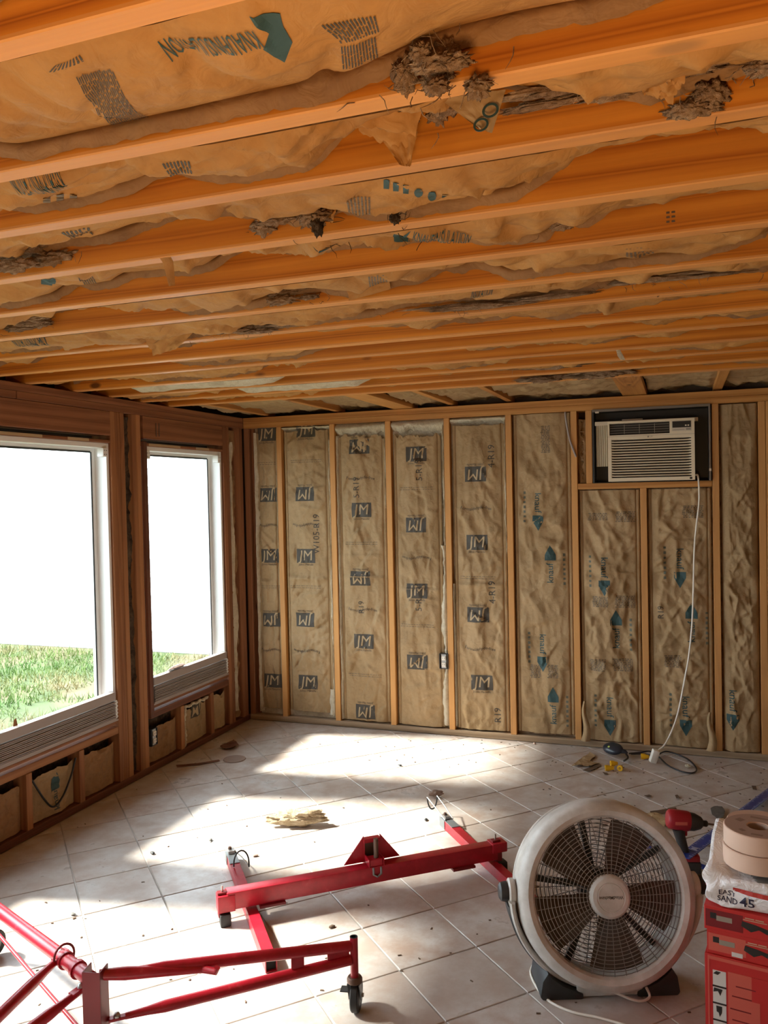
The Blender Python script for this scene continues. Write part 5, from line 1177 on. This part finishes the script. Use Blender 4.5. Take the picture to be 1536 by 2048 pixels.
# leg coming towards the camera: two flat bars meeting low on the left
tipN = np.array([1.235, -4.02, 0.0]); dN = dirn(Pp, tipN)
for (pa, pb) in (((p0+(p1-p0)*.24), np.array([*(Pp+dN*.55)[:2], .236])), (np.array([*(Pp+dL*.055+dN*.02)[:2], .236]), np.array([*(Pp+dN*.55)[:2], .205]))):
    pa = np.array(pa); P = [pa+(pb-pa)*t for t in (0, .12, .2, .6, 1)]; o = MB().tube(P, [.010, .012, .016, .0165, .016], 10).build('leg', 'red', st, smooth=50)
    MB().box((-.03, -.012, .0), (.035, .012, .005), CM(pa+np.array([0, 0, .004]), dirn(pa, pb)*np.array([1, 1, 0])/np.linalg.norm((dirn(pa, pb)*np.array([1, 1, 0]))), np.array([-dN[1], dN[0], 0]))).build('leg_tab', 'red', o, bevel=.002)
    MB().lathe([(0, .012), (.007, .010), (.010, .004), (.010, 0)], Matrix.Translation(pa+np.array([0, 0, .0095])), 12).build('bolt', 'zinc', o, smooth=50)
MB().tube([(*(Pp+dN*.55)[:2], .26), (*(Pp+dN*.55)[:2], .10)], .0125, 12).build('caster_socket', 'red', st, smooth=50)
tk = Pp+dN*.55; MB().lathe([(0, -.012), (.046, -.012), (.050, -.009), (.050, .009), (.046, .012), (0, .012)], Matrix.Translation((tk[0], tk[1], .050)) @ Matrix.Rotation(math.pi/2, 4, 'X'), 28).build('caster_wheel', 'rubber', st, smooth=35)
# latch arm lying behind the right leg
a0 = Pp+np.array([0, 0, .292])+sd_*0.01-0*fr_; a1 = at(405, 1938, 2, .25); a2 = at(432, 1943, 2, .25)
MB().tube([a0, a0+(np.array(a1)-a0)*.25, a1], [.014, .018, .011], 10).build('latch_arm', 'red', st, smooth=50)
MB().tube([a1, a2, np.array(a2)+np.array([0.004, 0.0, .012])], [.011, .010, .009], 10).build('latch_hook', 'red', st, smooth=50)

# ================================================================== CARTONS, SACK, TAPE
ba = math.radians(-9.6); bx = np.array([math.cos(ba), math.sin(ba), 0]); by = np.array([-bx[1], bx[0], 0]); BO = np.array([2.9710, -2.765, 0])
BM = CM(BO, bx, by)
def carton(z0, z1, label, dx=0.0, dy=0.0, w=.40, d=.27):
    root = thing('carton', label, 'carton', tuple(BO+bx*.2+by*.13+np.array([0, 0, z0])))
    MB().box((dx, dy, z0+.0005), (dx+w, dy+d, z1-.0005), BM).build('box', 'carton', root, bevel=.002)
    return root
def fr2(root, x0, z0, x1, z1, m, name, y=-.0008, dy=0.0):
    return MB().box((x0, dy+y, z0), (x1, dy, z1), BM).build(name, m, root)
def ftext(root, s, x, z, size, m, name='printed_word', rot=0.0, y=-.0012, bold=.006, dy=0):
    V, Fc = text2d(s, size, 1, 0, bold); c, s_ = math.cos(rot), math.sin(rot)
    return MB().add([BM @ Vector((x+a*c-b*s_, dy+y, z+a*s_+b*c)) for a, b in V], Fc).build(name, m, root)
c1 = carton(0, .300, 'large red tool carton with a strip of pictograms, bottom of the stack')
fr2(c1, .008, .004, .012, .296, 'carton_l', 'edge_wear'); fr2(c1, .012, .286, .38, .295, 'carton_l', 'edge_wear')
for i in range(5):
    zt = .258-i*.0475
    p = fr2(c1, .021, zt-.042, .055, zt, 'pic', 'pictogram')
    fr2(p, .020, zt-.0465, .056, zt-.0425, 'pic_black', 'pictogram_bar', -.0012)
    R = random.Random(40+i)
    if i == 0: sh_ = [(.022, zt-.010), (.030, zt-.002), (.042, zt-.003), (.034, zt-.012)]
    elif i == 1: sh_ = [(.022, zt-.014), (.024, zt-.002), (.046, zt-.003), (.040, zt-.022), (.034, zt-.010)]
    elif i == 2: sh_ = [(.029, zt-.004), (.044, zt-.004), (.043, zt-.022), (.038, zt-.034), (.035, zt-.022), (.030, zt-.020)]
    elif i == 3: sh_ = [(.032, zt-.016), (.048, zt-.014), (.048, zt-.020), (.032, zt-.022)]
    else: sh_ = [(.030, zt-.016), (.046, zt-.022), (.046, zt-.030), (.030, zt-.024)]
    MB().prism([(a, b) for a, b in sh_][::-1], BM @ Matrix.Translation((0, -.0009, 0)) @ Matrix.Rotation(math.pi/2, 4, 'X'), .0006).build('pictogram_shape', 'pic_black', p)
fr2(c1, .060, .075, .140, .262, 'carton_l', 'faded_panel'); fr2(c1, .120, .195, .30, .262, 'carton', 'bright_panel', -.0014)
for i, (z, a, b_) in enumerate(((.225, .08, .13), (.196, .07, .12), (.16, .065, .118), (.13, .07, .13), (.10, .09, .14))): fr2(c1, a, z, b_, z+.003, 'carton_d', 'crease_mark', -.0016)
lb = fr2(c1, .168, .075, .26, .165, 'pic', 'shipping_label', -.0016); fr2(lb, .170, .140, .258, .162, 'greyink', 'label_block', -.0022); fr2(lb, .190, .122, .24, .132, 'pic_black', 'label_block', -.0022); fr2(lb, .188, .088, .24, .112, 'greyink', 'label_block', -.0022)
c2 = carton(.300, .368, 'slim red blade carton in the middle of the stack, tool picture on its front', .006, .004)
c3 = carton(.368, .436, 'slim red blade carton directly under the white sack', 0.0, .001)
for c_, z in ((c2, .300), (c3, .368)):
    dy = .004 if c_ is c2 else .001; dx = .006 if c_ is c2 else 0
    fr2(c_, dx+.004, z+.010, dx+.10, z+.058, 'carton_d' if c_ is c3 else 'carton_l', 'dark_panel', -.0006, dy)
    fr2(c_, dx+.016, z+.034, dx+.032, z+.050, 'pic_black', 'printed_tool', -.0012, dy); fr2(c_, dx+.032, z+.030, dx+.072, z+.044, 'greyink', 'printed_tool', -.0012, dy)
    MB().prism([(.095, .030), (.098, .044), (.13, .040), (.178, .030), (.16, .020), (.14, .028), (.12, .018)], BM @ Matrix.Translation((dx, dy-.0006, z)) @ Matrix.Rotation(math.pi/2, 4, 'X'), .0008).build('printed_tool', 'pic_black', c_)
    fr2(c_, dx+.105, z+.0525, dx+.128, z+.0548, 'tan', 'printed_line', -.0012, dy); fr2(c_, dx+.131, z+.0525, dx+.152, z+.0548, 'tan', 'printed_line', -.0012, dy); fr2(c_, dx+.10, z+.0475, dx+.16, z+.0495, 'tan', 'printed_line', -.0012, dy)
fr2(c2, .070, .306, .098, .318, 'pic', 'printed_panel', -.0014, .004)
# white sack of joint compound
sk = thing('joint_compound_sack', 'white EASY SAND 45 sack slumped on the red cartons under the tape rolls', 'sack', tuple(BO+bx*.2+by*.13+np.array([0, 0, .436])))
n1, n2 = 40, 34
def sackpt(a, v):                                                    # a around, v from bottom seam to top seam
    cx, cy = .200, .130; hx, hy = .204, .134; ex = .32
    px_ = np.sign(math.cos(a))*abs(math.cos(a))**ex; py_ = np.sign(math.sin(a))*abs(math.sin(a))**ex
    k = math.sin(math.pi*min(1, max(0, v)))**.30 if 0 < v < 1 else 0.0
    bulge = .008*math.sin(a*5+v*3)+.006*math.sin(a*9-v*7)
    z = .4372+.082*v+.004*math.sin(a*7)*v
    z += .092*v*math.exp(-(max(0, cx+px_*hx+.01)/.040)**2)*min(1, max(0, (cy+py_*hy-.0)/.16))
    rx, ry = (hx+bulge)*(.90+.10*k), (hy+bulge)*(.86+.14*k)
    return cx+px_*rx, cy+py_*ry, z
mb = MB(); P = np.zeros((n2+1, n1+1, 3))
for i in range(n2+1):
    v = i/n2
    for j in range(n1+1):
        x, y, z = sackpt(2*math.pi*j/n1, v); q = BM @ Vector((x, y, z)); P[i, j] = q
mb.grid(P[:, ::-1]); topc = BM @ Vector((.2, .13, .520)); o_ = len(mb.v); mb.add([topc]+[tuple(P[-1, j]) for j in range(n1)], [(0, 1+j, 1+(j+1) % n1) for j in range(n1)])
mb.add([BM @ Vector((.2, .13, .4370))]+[tuple(P[0, j]) for j in range(n1)], [(0, 1+(j+1) % n1, 1+j) for j in range(n1)])
mb.build('bag', 'sack', sk, smooth=60)
fl0 = [(0.0, .498), (.02, .503)]
def sfront(x, z):                                                    # front face of the sack: y at x, z
    v = min(1, max(0, (z-.4372)/.082)); best = None
    for a in np.linspace(math.pi*1.02, math.pi*1.98, 120):
        X_, Y_, _ = sackpt(a, v)
        if best is None or abs(X_-x) < best[0]: best = (abs(X_-x), Y_)
    return best[1]
def sprint(V, Fc, cx, cz, name, m, rot=0.0, off=.0016):
    c, s_ = math.cos(rot), math.sin(rot); pts = []
    for a, b in V: X_, Z_ = cx+a*c-b*s_, cz+a*s_+b*c; pts.append(BM @ Vector((X_, sfront(X_, Z_)-off, Z_)))
    return MB().add(pts, Fc).build(name, m, sk)
V, Fc = rect2d(.30, .011, 24, 1); sprint(V, Fc, .225, .4925, 'red_band', 'redink')
for s, cx, cz, sz in (('EASY', .060, .4775, .0200), ('SAND', .061, .4600, .0200), ('45', .1120, .4640, .040)):
    V, Fc = text2d(s, sz, .3, 0, .014); sprint(V, Fc, cx, cz, 'printed_word', 'navyink', 0)
V, Fc = rect2d(.09, .004, 10, 1); sprint(V, Fc, .19, .4455, 'printed_line', 'navyink')
def sleft(z, y): 
    v = min(1, max(0, (z-.4372)/.082)); best = None
    for a in np.linspace(math.pi*.55, math.pi*1.45, 90):
        X_, Y_, _ = sackpt(a, v)
        if best is None or abs(Y_-y) < best[0]: best = (abs(Y_-y), X_)
    return best[1]
V, Fc = poly2d([(.05, .470), (.13, .505), (.135, .497), (.06, .458)], 3); MB().add([BM @ Vector((sleft(b, a)-.0016, a, b)) for a, b in V], Fc).build('pink_stripe', 'pinkink', sk)
# neck of the sack folded up behind at the left
mb = MB(); mb.add(*lump((0, 0, 0), (.07, .035, .008), seed=9, amp=.5, Mx=BM.to_3x3().to_4x4())); mb.v = [tuple(Vector(q)+(BM @ Vector((.19, .045, .522)))) for q in mb.v]
mb.build('grey_fold', 'scrapgrey', sk, smooth=60)
def taperoll(c, z, label, r=.090, h=.052, m='tape'):
    root = thing('tape_roll', label, 'tape', (c[0], c[1], z), 'rolls of drywall paper tape on the sack')
    Tm = Matrix.Translation((c[0], c[1], z))
    MB().lathe([(.030, 0.001), (r-.002, 0.001), (r, .003), (r, h-.002), (r-.002, h), (.030, h), (.028, h-.002), (.028, .003)], Tm, 48, closed=True).build('paper', m, root, smooth=35)
    MB().lathe([(.0275, .002), (.0278, .0015), (.0278, h-.0015), (.026, h-.0015), (.026, .002)], Tm, 28, closed=True).build('core', 'tape_top', root, smooth=35)
    return root, Tm
tz = .5370
tc1 = onfloor(1508, 1741, tz); tcx = (float(BO[0]+bx[0]*.128+by[0]*.105), float(BO[1]+bx[1]*.128+by[1]*.10))
t1, _ = taperoll(tcx, tz, 'lower of the two stacked tan paper tape rolls on the white sack')
t2, Tm = taperoll((tcx[0]+.002, tcx[1]), tz+.0535, 'topmost tan paper tape roll, brown printed label on its upper face')
lbm = MB().lathe([(.030, .0526), (.086, .0526), (.086, .0522)], Tm, 40).build('paper_label', 'tape_top', t2)
for (a, r, w, h_) in ((2.5, .055, .022, .020), (3.9, .060, .016, .012), (4.6, .066, .03, .010), (5.2, .062, .012, .016), (1.4, .058, .05, .012)):
    MB().box((-w/2, -h_/2, .0528), (w/2, h_/2, .0531), Tm @ Matrix.Translation((r*math.cos(a), r*math.sin(a), 0)) @ Matrix.Rotation(a+1.5, 4, 'Z')).build('label_print', 'tape_mark', lbm)
t3, _ = taperoll((tcx[0]+.020, tcx[1]+.186), tz+.004, 'paler paper tape roll lying behind the stacked pair', h=.046)

# ================================================================== DRILL, STRAIGHTEDGE, CORDS
dr = thing('impact_driver', 'red and black cordless impact driver standing on its battery behind the fan', 'drill', (2.912, -1.605, 0))
dvx = np.array([_r[0]*.97-.1*_f[0], _r[1]*.97-.1*_f[1], 0]); dvx = dvx/np.linalg.norm(dvx); dvy = np.array([-dvx[1], dvx[0], 0]); DM = None
DMf = CM((2.912, -1.605, 0), dvx, dvy)
MB().box((-.020, -.034, .001), (.070, .034, .056), DMf).build('battery', 'drill_black', dr, bevel=.007, smooth=40)
MB().box((-.022, -.032, .0565), (.066, .032, .082), DMf).build('foot', 'drill_red', dr, bevel=.006, smooth=40)
MB().tube([DMf @ Vector(q) for q in ((.010, 0, .078), (.004, 0, .11), (-.006, 0, .15), (-.012, 0, .185))], [.023, .020, .021, .026], 14).build('handle', 'drill_black', dr, smooth=50)
Rt = DMf @ Matrix.Scale(1.2, 4) @ Matrix.Translation((-.048, 0, .188)) @ Matrix.Rotation(math.radians(97), 4, 'Y')
MB().lathe([(0, -.002), (.026, 0), (.032, .006), (.034, .02), (.034, .066), (.032, .074), (0, .074)], Rt, 24).build('motor_housing', 'drill_red', dr, smooth=40)
MB().lathe([(0, .0745), (.031, .0745), (.030, .090), (.021, .112), (.015, .118), (0, .118)], Rt, 24).build('gear_case', 'drill_black', dr, smooth=40)
MB().lathe([(0, .1185), (.010, .1185), (.011, .132), (.008, .136), (0, .136)], Rt, 14).build('collet', 'rubber', dr, smooth=40)
MB().lathe([(0, .1365), (.0035, .1365), (.0035, .160), (.0015, .170), (0, .170)], Rt, 10).build('bit', 'rust', dr, smooth=40)
MB().box((.004, -.010, .156), (.022, .010, .192), DMf).build('trigger', 'drill_red', dr, bevel=.005, smooth=40)
V, Fc = rect2d(.03, .008, 4, 2); 
MB().box((-.034, -.0420, .214), (.014, -.0402, .227), DMf).build('label', 'carton_l', dr)
# long blue straightedge: far end on the floor, near end propped on the driver's battery foot
pa = np.array([2.925, -1.655, .092]); pb = np.array([3.385, -.44, .004]); x = dirn(pa, pb); y = np.cross(np.array([0, 0, 1]), x); y = y/np.linalg.norm(y); z = np.cross(x, y); Ls = float(np.linalg.norm(pb-pa))
SM = Matrix(((x[0], y[0], z[0], pa[0]), (x[1], y[1], z[1], pa[1]), (x[2], y[2], z[2], pa[2]), (0, 0, 0, 1)))
sq = thing('straightedge', 'long blue metal straightedge with white markings leaning on the driver', 'straightedge', tuple(pb))
MB().box((-.02, -.026, -.002), (Ls, .026, .0015), SM).build('blade', 'blue', sq, bevel=.0006)
mb = MB()
for i in range(64):
    xx = .01+i*.0195
    if xx > Ls-.02: break
    l = .008 if i % 4 else .014
    for s in (-1, 1): mb.box((xx, s*.0255 if s < 0 else .0255-l, .0016), (xx+.0016, (s*.0255+l) if s < 0 else .0255, .0019), SM)
tag(mb.build('scale_marks', 'white', sq), kind='stuff')
MB().box((.60, -.012, .0016), (.72, .012, .002), SM).build('sticker', 'white', sq)
mb = MB()
for i in range(3): mb.box((.094+i*.007, -.012+.003*(i % 2), .0016), (.097+i*.007, .012, .0019), SM)
tag(mb.build('printed_marks', 'white', sq), kind='stuff')
MB().box((.085, -.018, .0016), (.088, .018, .0019), SM).box((.118, -.018, .0016), (.121, .018, .0019), SM).box((.55, -.02, .0016), (.553, .02, .0019), SM).build('printed_line', 'white', sq)
q1, q2 = onfloor(1278, 1688), onfloor(1424, 1741); q1[2] = q2[2] = .003; x = dirn(q1, q2); y = np.array([-x[1], x[0], 0]); L2 = float(np.linalg.norm(q2-q1))+.03
s2 = thing('ruler', 'short blue metal ruler flat on the tiles between the fan and the sack', 'ruler', tuple(q1))
MB().box((0, -.017, -.0025), (L2, .017, .0015), CM(q1, x, y)).build('blade', 'blue', s2, bevel=.0006)
mb = MB()
for i in range(int(L2/.012)-1): mb.box((.01+i*.012, -.0165, .0016), (.0112+i*.012, -.0085, .0019), CM(q1, x, y))
tag(mb.build('scale_marks', 'white', s2), kind='stuff')
# extension cord with yellow three-way end and a timer
ex = thing('extension_cord', 'black extension cord with yellow three-way ends on the tiles by the back wall', 'cord', (2.72, -.24, 0))
pth = [wpt(1262, 1508, .012), wpt(1290, 1508, .02), wpt(1310, 1512, .018), wpt(1330, 1503, .02), wpt(1352, 1508, .012), wpt(1378, 1520, .006), wpt(1393, 1538, .006), wpt(1384, 1546, .006), wpt(1360, 1542, .006), wpt(1335, 1530, .006), wpt(1318, 1514, .022), wpt(1300, 1503, .034), wpt(1280, 1505, .03), wpt(1258, 1507, .02)]
MB().tube(smooth_path(pth), .0045, 7).build('cable', 'black_cord', ex, smooth=60)
MB().tube(smooth_path([wpt(1250, 1505, .02), wpt(1256, 1515, .014), wpt(1248, 1522, .016)]), .0055, 7).build('pigtail', 'black_cord', ex, smooth=60)
for (x_, y_, a, z_, ln_) in ((1228, 1527, 200, .024, .040), (1219, 1536, 195, .017, .048), (1241, 1535, 260, .017, .034), (1290, 1513, 185, .017, .045)):
    c = onfloor(x_, y_, z_); K = Matrix.Translation(c) @ Matrix.Rotation(math.radians(a), 4, 'Z') @ Matrix.Rotation(math.pi/2, 4, 'Y')
    o = MB().lathe([(0, -.5*ln_), (.010, -.5*ln_), (.012, -.2*ln_), (.0165, .1*ln_), (.0165, .5*ln_), (0, .5*ln_)], K, 14).build('connector', 'yellow', ex, smooth=40)
    MB().lathe([(.003, .502*ln_), (.006, .502*ln_)], K, 8).build('socket_hole', 'gasket', o)
tm = thing('outdoor_timer', 'dark oval plug-in timer with a lime label, at the foot of the back wall', 'timer', (2.535, -.15, 0))
c = onfloor(1226, 1497, .045); K = Matrix.Translation(c) @ Matrix.Rotation(math.radians(-28), 4, 'Z') @ Matrix.Rotation(math.radians(28), 4, 'X')
mb = MB(); vs_, fs_ = lump((0, 0, 0), (.066, .044, .026), 1, 0.0, sub=3); mb.add([K @ Vector(q) for q in vs_], fs_); mb.build('body', 'navy', tm, smooth=70)
vs_, fs_ = lump((-.012, -.012, .0205), (.012, .010, .0045), 1, 0.0, sub=2); MB().add([K @ Vector(q) for q in vs_], fs_).build('label', 'green_led', tm, smooth=70)
MB().tube([K @ Vector(q) for q in ((.05, .0, -.004), (.075, .006, -.008), (.09, .004, -.016))], [.016, .012, .006], 9).build('cord_end', 'navy', tm, smooth=60)

# ================================================================== SCRAPS ON THE FLOOR
def scrap(name, label, cat, x, y, s, seed, m, amp=.4, rot=0.0, fr=1.9, zc=None, sub=4):
    c = onfloor(x, y); Mx = Matrix.Rotation(rot, 4, 'Z'); vs_, fs_ = lump((0, 0, 0), s, seed, amp, fr, sub, Mx)
    zmin = min(q[2] for q in vs_); mb = MB().add([(q[0]+c[0], q[1]+c[1], q[2]-zmin+.0008) for q in vs_], fs_)
    o = mb.build(name, m, loc=(c[0], c[1], 0), smooth=60); return tag(o, label, cat)
kr = scrap('insulation_scrap', 'twisted wad of cream and tan insulation on the sunlit tiles', 'insulation', 602, 1652, (.135, .040, .034), 21, 'fiber_white', .55, math.radians(24), 1.6)
kr.data.materials[0] = fluffmat('tan_scrap', (0.72, 0.60, 0.42), (0.60, 0.47, 0.30), (0.36, 0.25, 0.14))
scrap('wood_splinter', 'small cone of brown wood on the tiles beyond the cradle', 'wood', 872, 1594, (.040, .016, .016), 5, 'tape_mark', .3, .5)
def plate(name, label, cat, px_, m, z0=.0012, curl=.006, seed=1, th=.002):
    P = np.array([onfloor(*q) for q in px_])[:, :2]; c = P.mean(0); V, Fc = poly2d(P-c, 3); R = np.abs(V).max()
    z = z0+curl*np.array([float(fbm(np.array([v[0]*18+seed]), np.array([v[1]*18]), seed)[0]) for v in V])
    a = np.stack([V[:, 0]+c[0], V[:, 1]+c[1], z], 1); b_ = a-np.array([0, 0, th*.5]); b_[:, 2] = np.maximum(b_[:, 2], .0004)
    mb = MB().add(a, Fc).add(b_, [f[::-1] for f in Fc]); return tag(mb.build(name, m, loc=(c[0], c[1], 0)), label, cat)
plate('cardboard_scrap', 'torn kraft paper scrap on the tiles left of the timer', 'paper', [(1142, 1536), (1165, 1518), (1180, 1508), (1192, 1514), (1180, 1524), (1201, 1528), (1176, 1537), (1160, 1534)], 'kraft', curl=.02, seed=3)
for i, (pts, lab) in enumerate((([(1165, 1541), (1185, 1534), (1200, 1530), (1202, 1533), (1178, 1545)], 'dark splinter under the kraft paper scrap'), ([(1205, 1545), (1214, 1547), (1217, 1550), (1209, 1550)], 'small brown splinter on the tiles below the kraft paper scrap'),
    ([(1288, 1593), (1298, 1591), (1304, 1594), (1296, 1597)], 'dark chip on the tiles beyond the top of the fan'), ([(1350, 1592), (1355, 1591), (1359, 1597), (1353, 1599)], 'tiny dark crumb right of the dark chip beyond the fan'),
    ([(1503, 1572), (1512, 1573), (1514, 1582), (1506, 1580)], 'reddish wood chip beside the far part of the straightedge'), ([(1300, 1624), (1328, 1620), (1352, 1617), (1354, 1621), (1325, 1628), (1302, 1630)], 'dark bent twig-like splinter behind the top of the driver'))):
    plate('wood_chip', lab, 'wood', pts, 'bark', curl=.008, seed=10+i)
plate('paper_scrap', 'cream torn paper behind the fan, left of the driver', 'paper', [(1282, 1632), (1300, 1632), (1322, 1634), (1332, 1648), (1328, 1662), (1310, 1656), (1296, 1645)], 'kraft', curl=.03, seed=6)
plate('tar_paper_scrap', 'dark grey scrap on the tiles beside the blue straightedge', 'paper', [(1421, 1622), (1432, 1617), (1444, 1617), (1450, 1626), (1446, 1640), (1436, 1642), (1424, 1632)], 'scrapgrey', curl=.02, seed=8)
scrap('stone', 'small cream lump inside the black cord loop', 'debris', 1376, 1536, (.016, .012, .010), 31, 'fiber_white', .3, sub=3)
c = onfloor(469, 1519)
MB().lathe([(0, .003), (.058, .003), (.066, .006), (.069, .002), (.067, .0008), (0, .0008)], Matrix.Translation((c[0], c[1], 0)), 32).build('lid', 'tape_mark', loc=(c[0], c[1], 0), smooth=35); tag(COL.objects[-1], 'round tan lid lying on the shadowed tiles near the corner', 'lid')
plate('wood_sliver', 'long dark sliver of wood on the tiles near the low left wall', 'wood', [(352, 1531), (395, 1527), (438, 1520), (440, 1523), (398, 1531), (354, 1535)], 'darkwood', curl=.004, seed=14)
plate('paper_scrap', 'reddish-brown curl of paper near the corner, behind the lid', 'paper', [(440, 1496), (455, 1487), (468, 1484), (478, 1495), (462, 1501), (446, 1500)], 'darkwood', curl=.03, seed=15)
for i, (x, y, lab, mm) in enumerate(((146, 1830, 'flat grey pebble on the tiles left of the cradle', 'scrapgrey'), (51, 1975, 'yellowish pebble near the left edge of the picture', 'tape_mark'), (421, 1682, 'pale pebble on a grout line beside the left cradle arm', 'scrapgrey'), (800, 1532, 'dark crumb alone in the middle of the far sunny patch', 'rubber'),
    (664, 1855, 'brown crumb under the crossbar', 'bark'), (1069, 1488, 'pink crumb on the tiles at the foot of the back wall', 'tape'), (1060, 1481, 'cream crumb at the foot of the sixth stud', 'fiber_white'), (511, 1713, 'tan flake of paper beside the wire hook of the cradle', 'tape_mark'), (852, 1641, 'dark fleck below the hanging wire hook', 'rubber'), (305, 1708, 'dark thread-like fleck on the shaded tiles', 'rubber'), (1425, 1693, 'cluster of tan crumbs under the straightedge', 'tape_mark'))):
    scrap('pebble', lab, 'debris', x, y, (.013 if i != 10 else .03, .008, .004), 50+i, mm, .35, i, sub=2)
# scrap of insulation lying on the sill of the narrower window, orange leaf at the other
q = at(352, 1332, 0, -.02)
vs_, fs_ = lump((-.012, float(q[1]), .5535), (.018, .085, .010), 77, .6, 1.8, 3); zmin = min(v[2] for v in vs_)
tag(MB().add([(a, b, c-zmin+.5468) for a, b, c in vs_], fs_).build('insulation_scrap', 'tape_mark', loc=(-.012, float(q[1]), .547), smooth=60), 'tan torn scrap lying on the blind of the narrower window', 'insulation')
q = at(30, 1448, 0, -.02); MB().add([(-.02, float(q[1])-.012, .547), (-.015, float(q[1])+.012, .547), (-.018, float(q[1])+.006, .585), (-.022, float(q[1])-.006, .575)], [(0, 1, 2, 3)]).build('dry_leaf', 'leaf', loc=(-.02, float(q[1]), .547)); tag(COL.objects[-1], 'small orange dry leaf standing on the blind of the large window', 'leaf')

# crumbs and dust bits nobody could count
mb = MB(); R = random.Random(99)
for i in range(230):
    if i < 110: x, y = R.uniform(1080, 1530), R.uniform(1525, 1690)
    elif i < 170: x, y = R.uniform(640, 1480), R.uniform(1478, 1540)
    else: x, y = R.uniform(60, 1380), R.uniform(1560, 2040)
    c = onfloor(x, y)
    if c[1] > -.03 or c[0] < .03: continue
    a = R.uniform(0, 6.28); l, w = R.uniform(.002, .007), R.uniform(.0015, .003)
    K = Matrix.Translation((c[0], c[1], .0004)) @ Matrix.Rotation(a, 4, 'Z'); mb.box((-l, -w, 0), (l, w, R.uniform(.001, .003)), K)
tag(mb.build('crumbs', 'bark', fl), kind='stuff')
# black cable drooping through the low part of the window wall
cb_ = MB().tube(smooth_path([(-.012, -2.10, .27), (-.004, -2.03, .15), (-.002, -1.97, .09), (-.004, -1.90, .12), (-.004, -1.84, .20), (-.006, -1.80, .28)]), .005, 7).build('electrical_cable', 'black_cord', loc=(0, -1.95, .1), smooth=60)
tag(cb_, 'black cable drooping across the low arrow-printed batt of the left wall', 'cable')
# nail plates and hand-written marks on the timber
for (x, y, sgn) in ((312, 858, 0), (318, 858, 1)):
    q = onleft(x, y); MB().box((0.0002, float(q[1])-.003, float(q[2])-.045), (0.0012, float(q[1])+.003, float(q[2])+.035)).build('pencil_mark', 'ink_dark', wlft)
q = at(1342, 432, 1, -3.21-.0385); mb = MB(); R = random.Random(5)
for i in range(3):
    for j in range(2): mb.box((q[0]-.010+j*.011, -3.2488, q[2]-.014+i*.010), (q[0]-.003+j*.011+R.uniform(-.002, .001), -3.2481, q[2]-.0095+i*.010))
tag(mb.build('grade_stamp', 'bark', ce), kind='stuff')
# pale plastic strip caught in the second row
r0 = CS[-3.80][0]; MB().tube(smooth_path([pt(-3.80, x, y, -.06) for x, y in ((1332, 112), (1360, 119), (1395, 121), (1440, 114), (1480, 100), (1512, 86))]), .0055, 6).build('plastic_strip', 'fiber_white', r0, smooth=60)
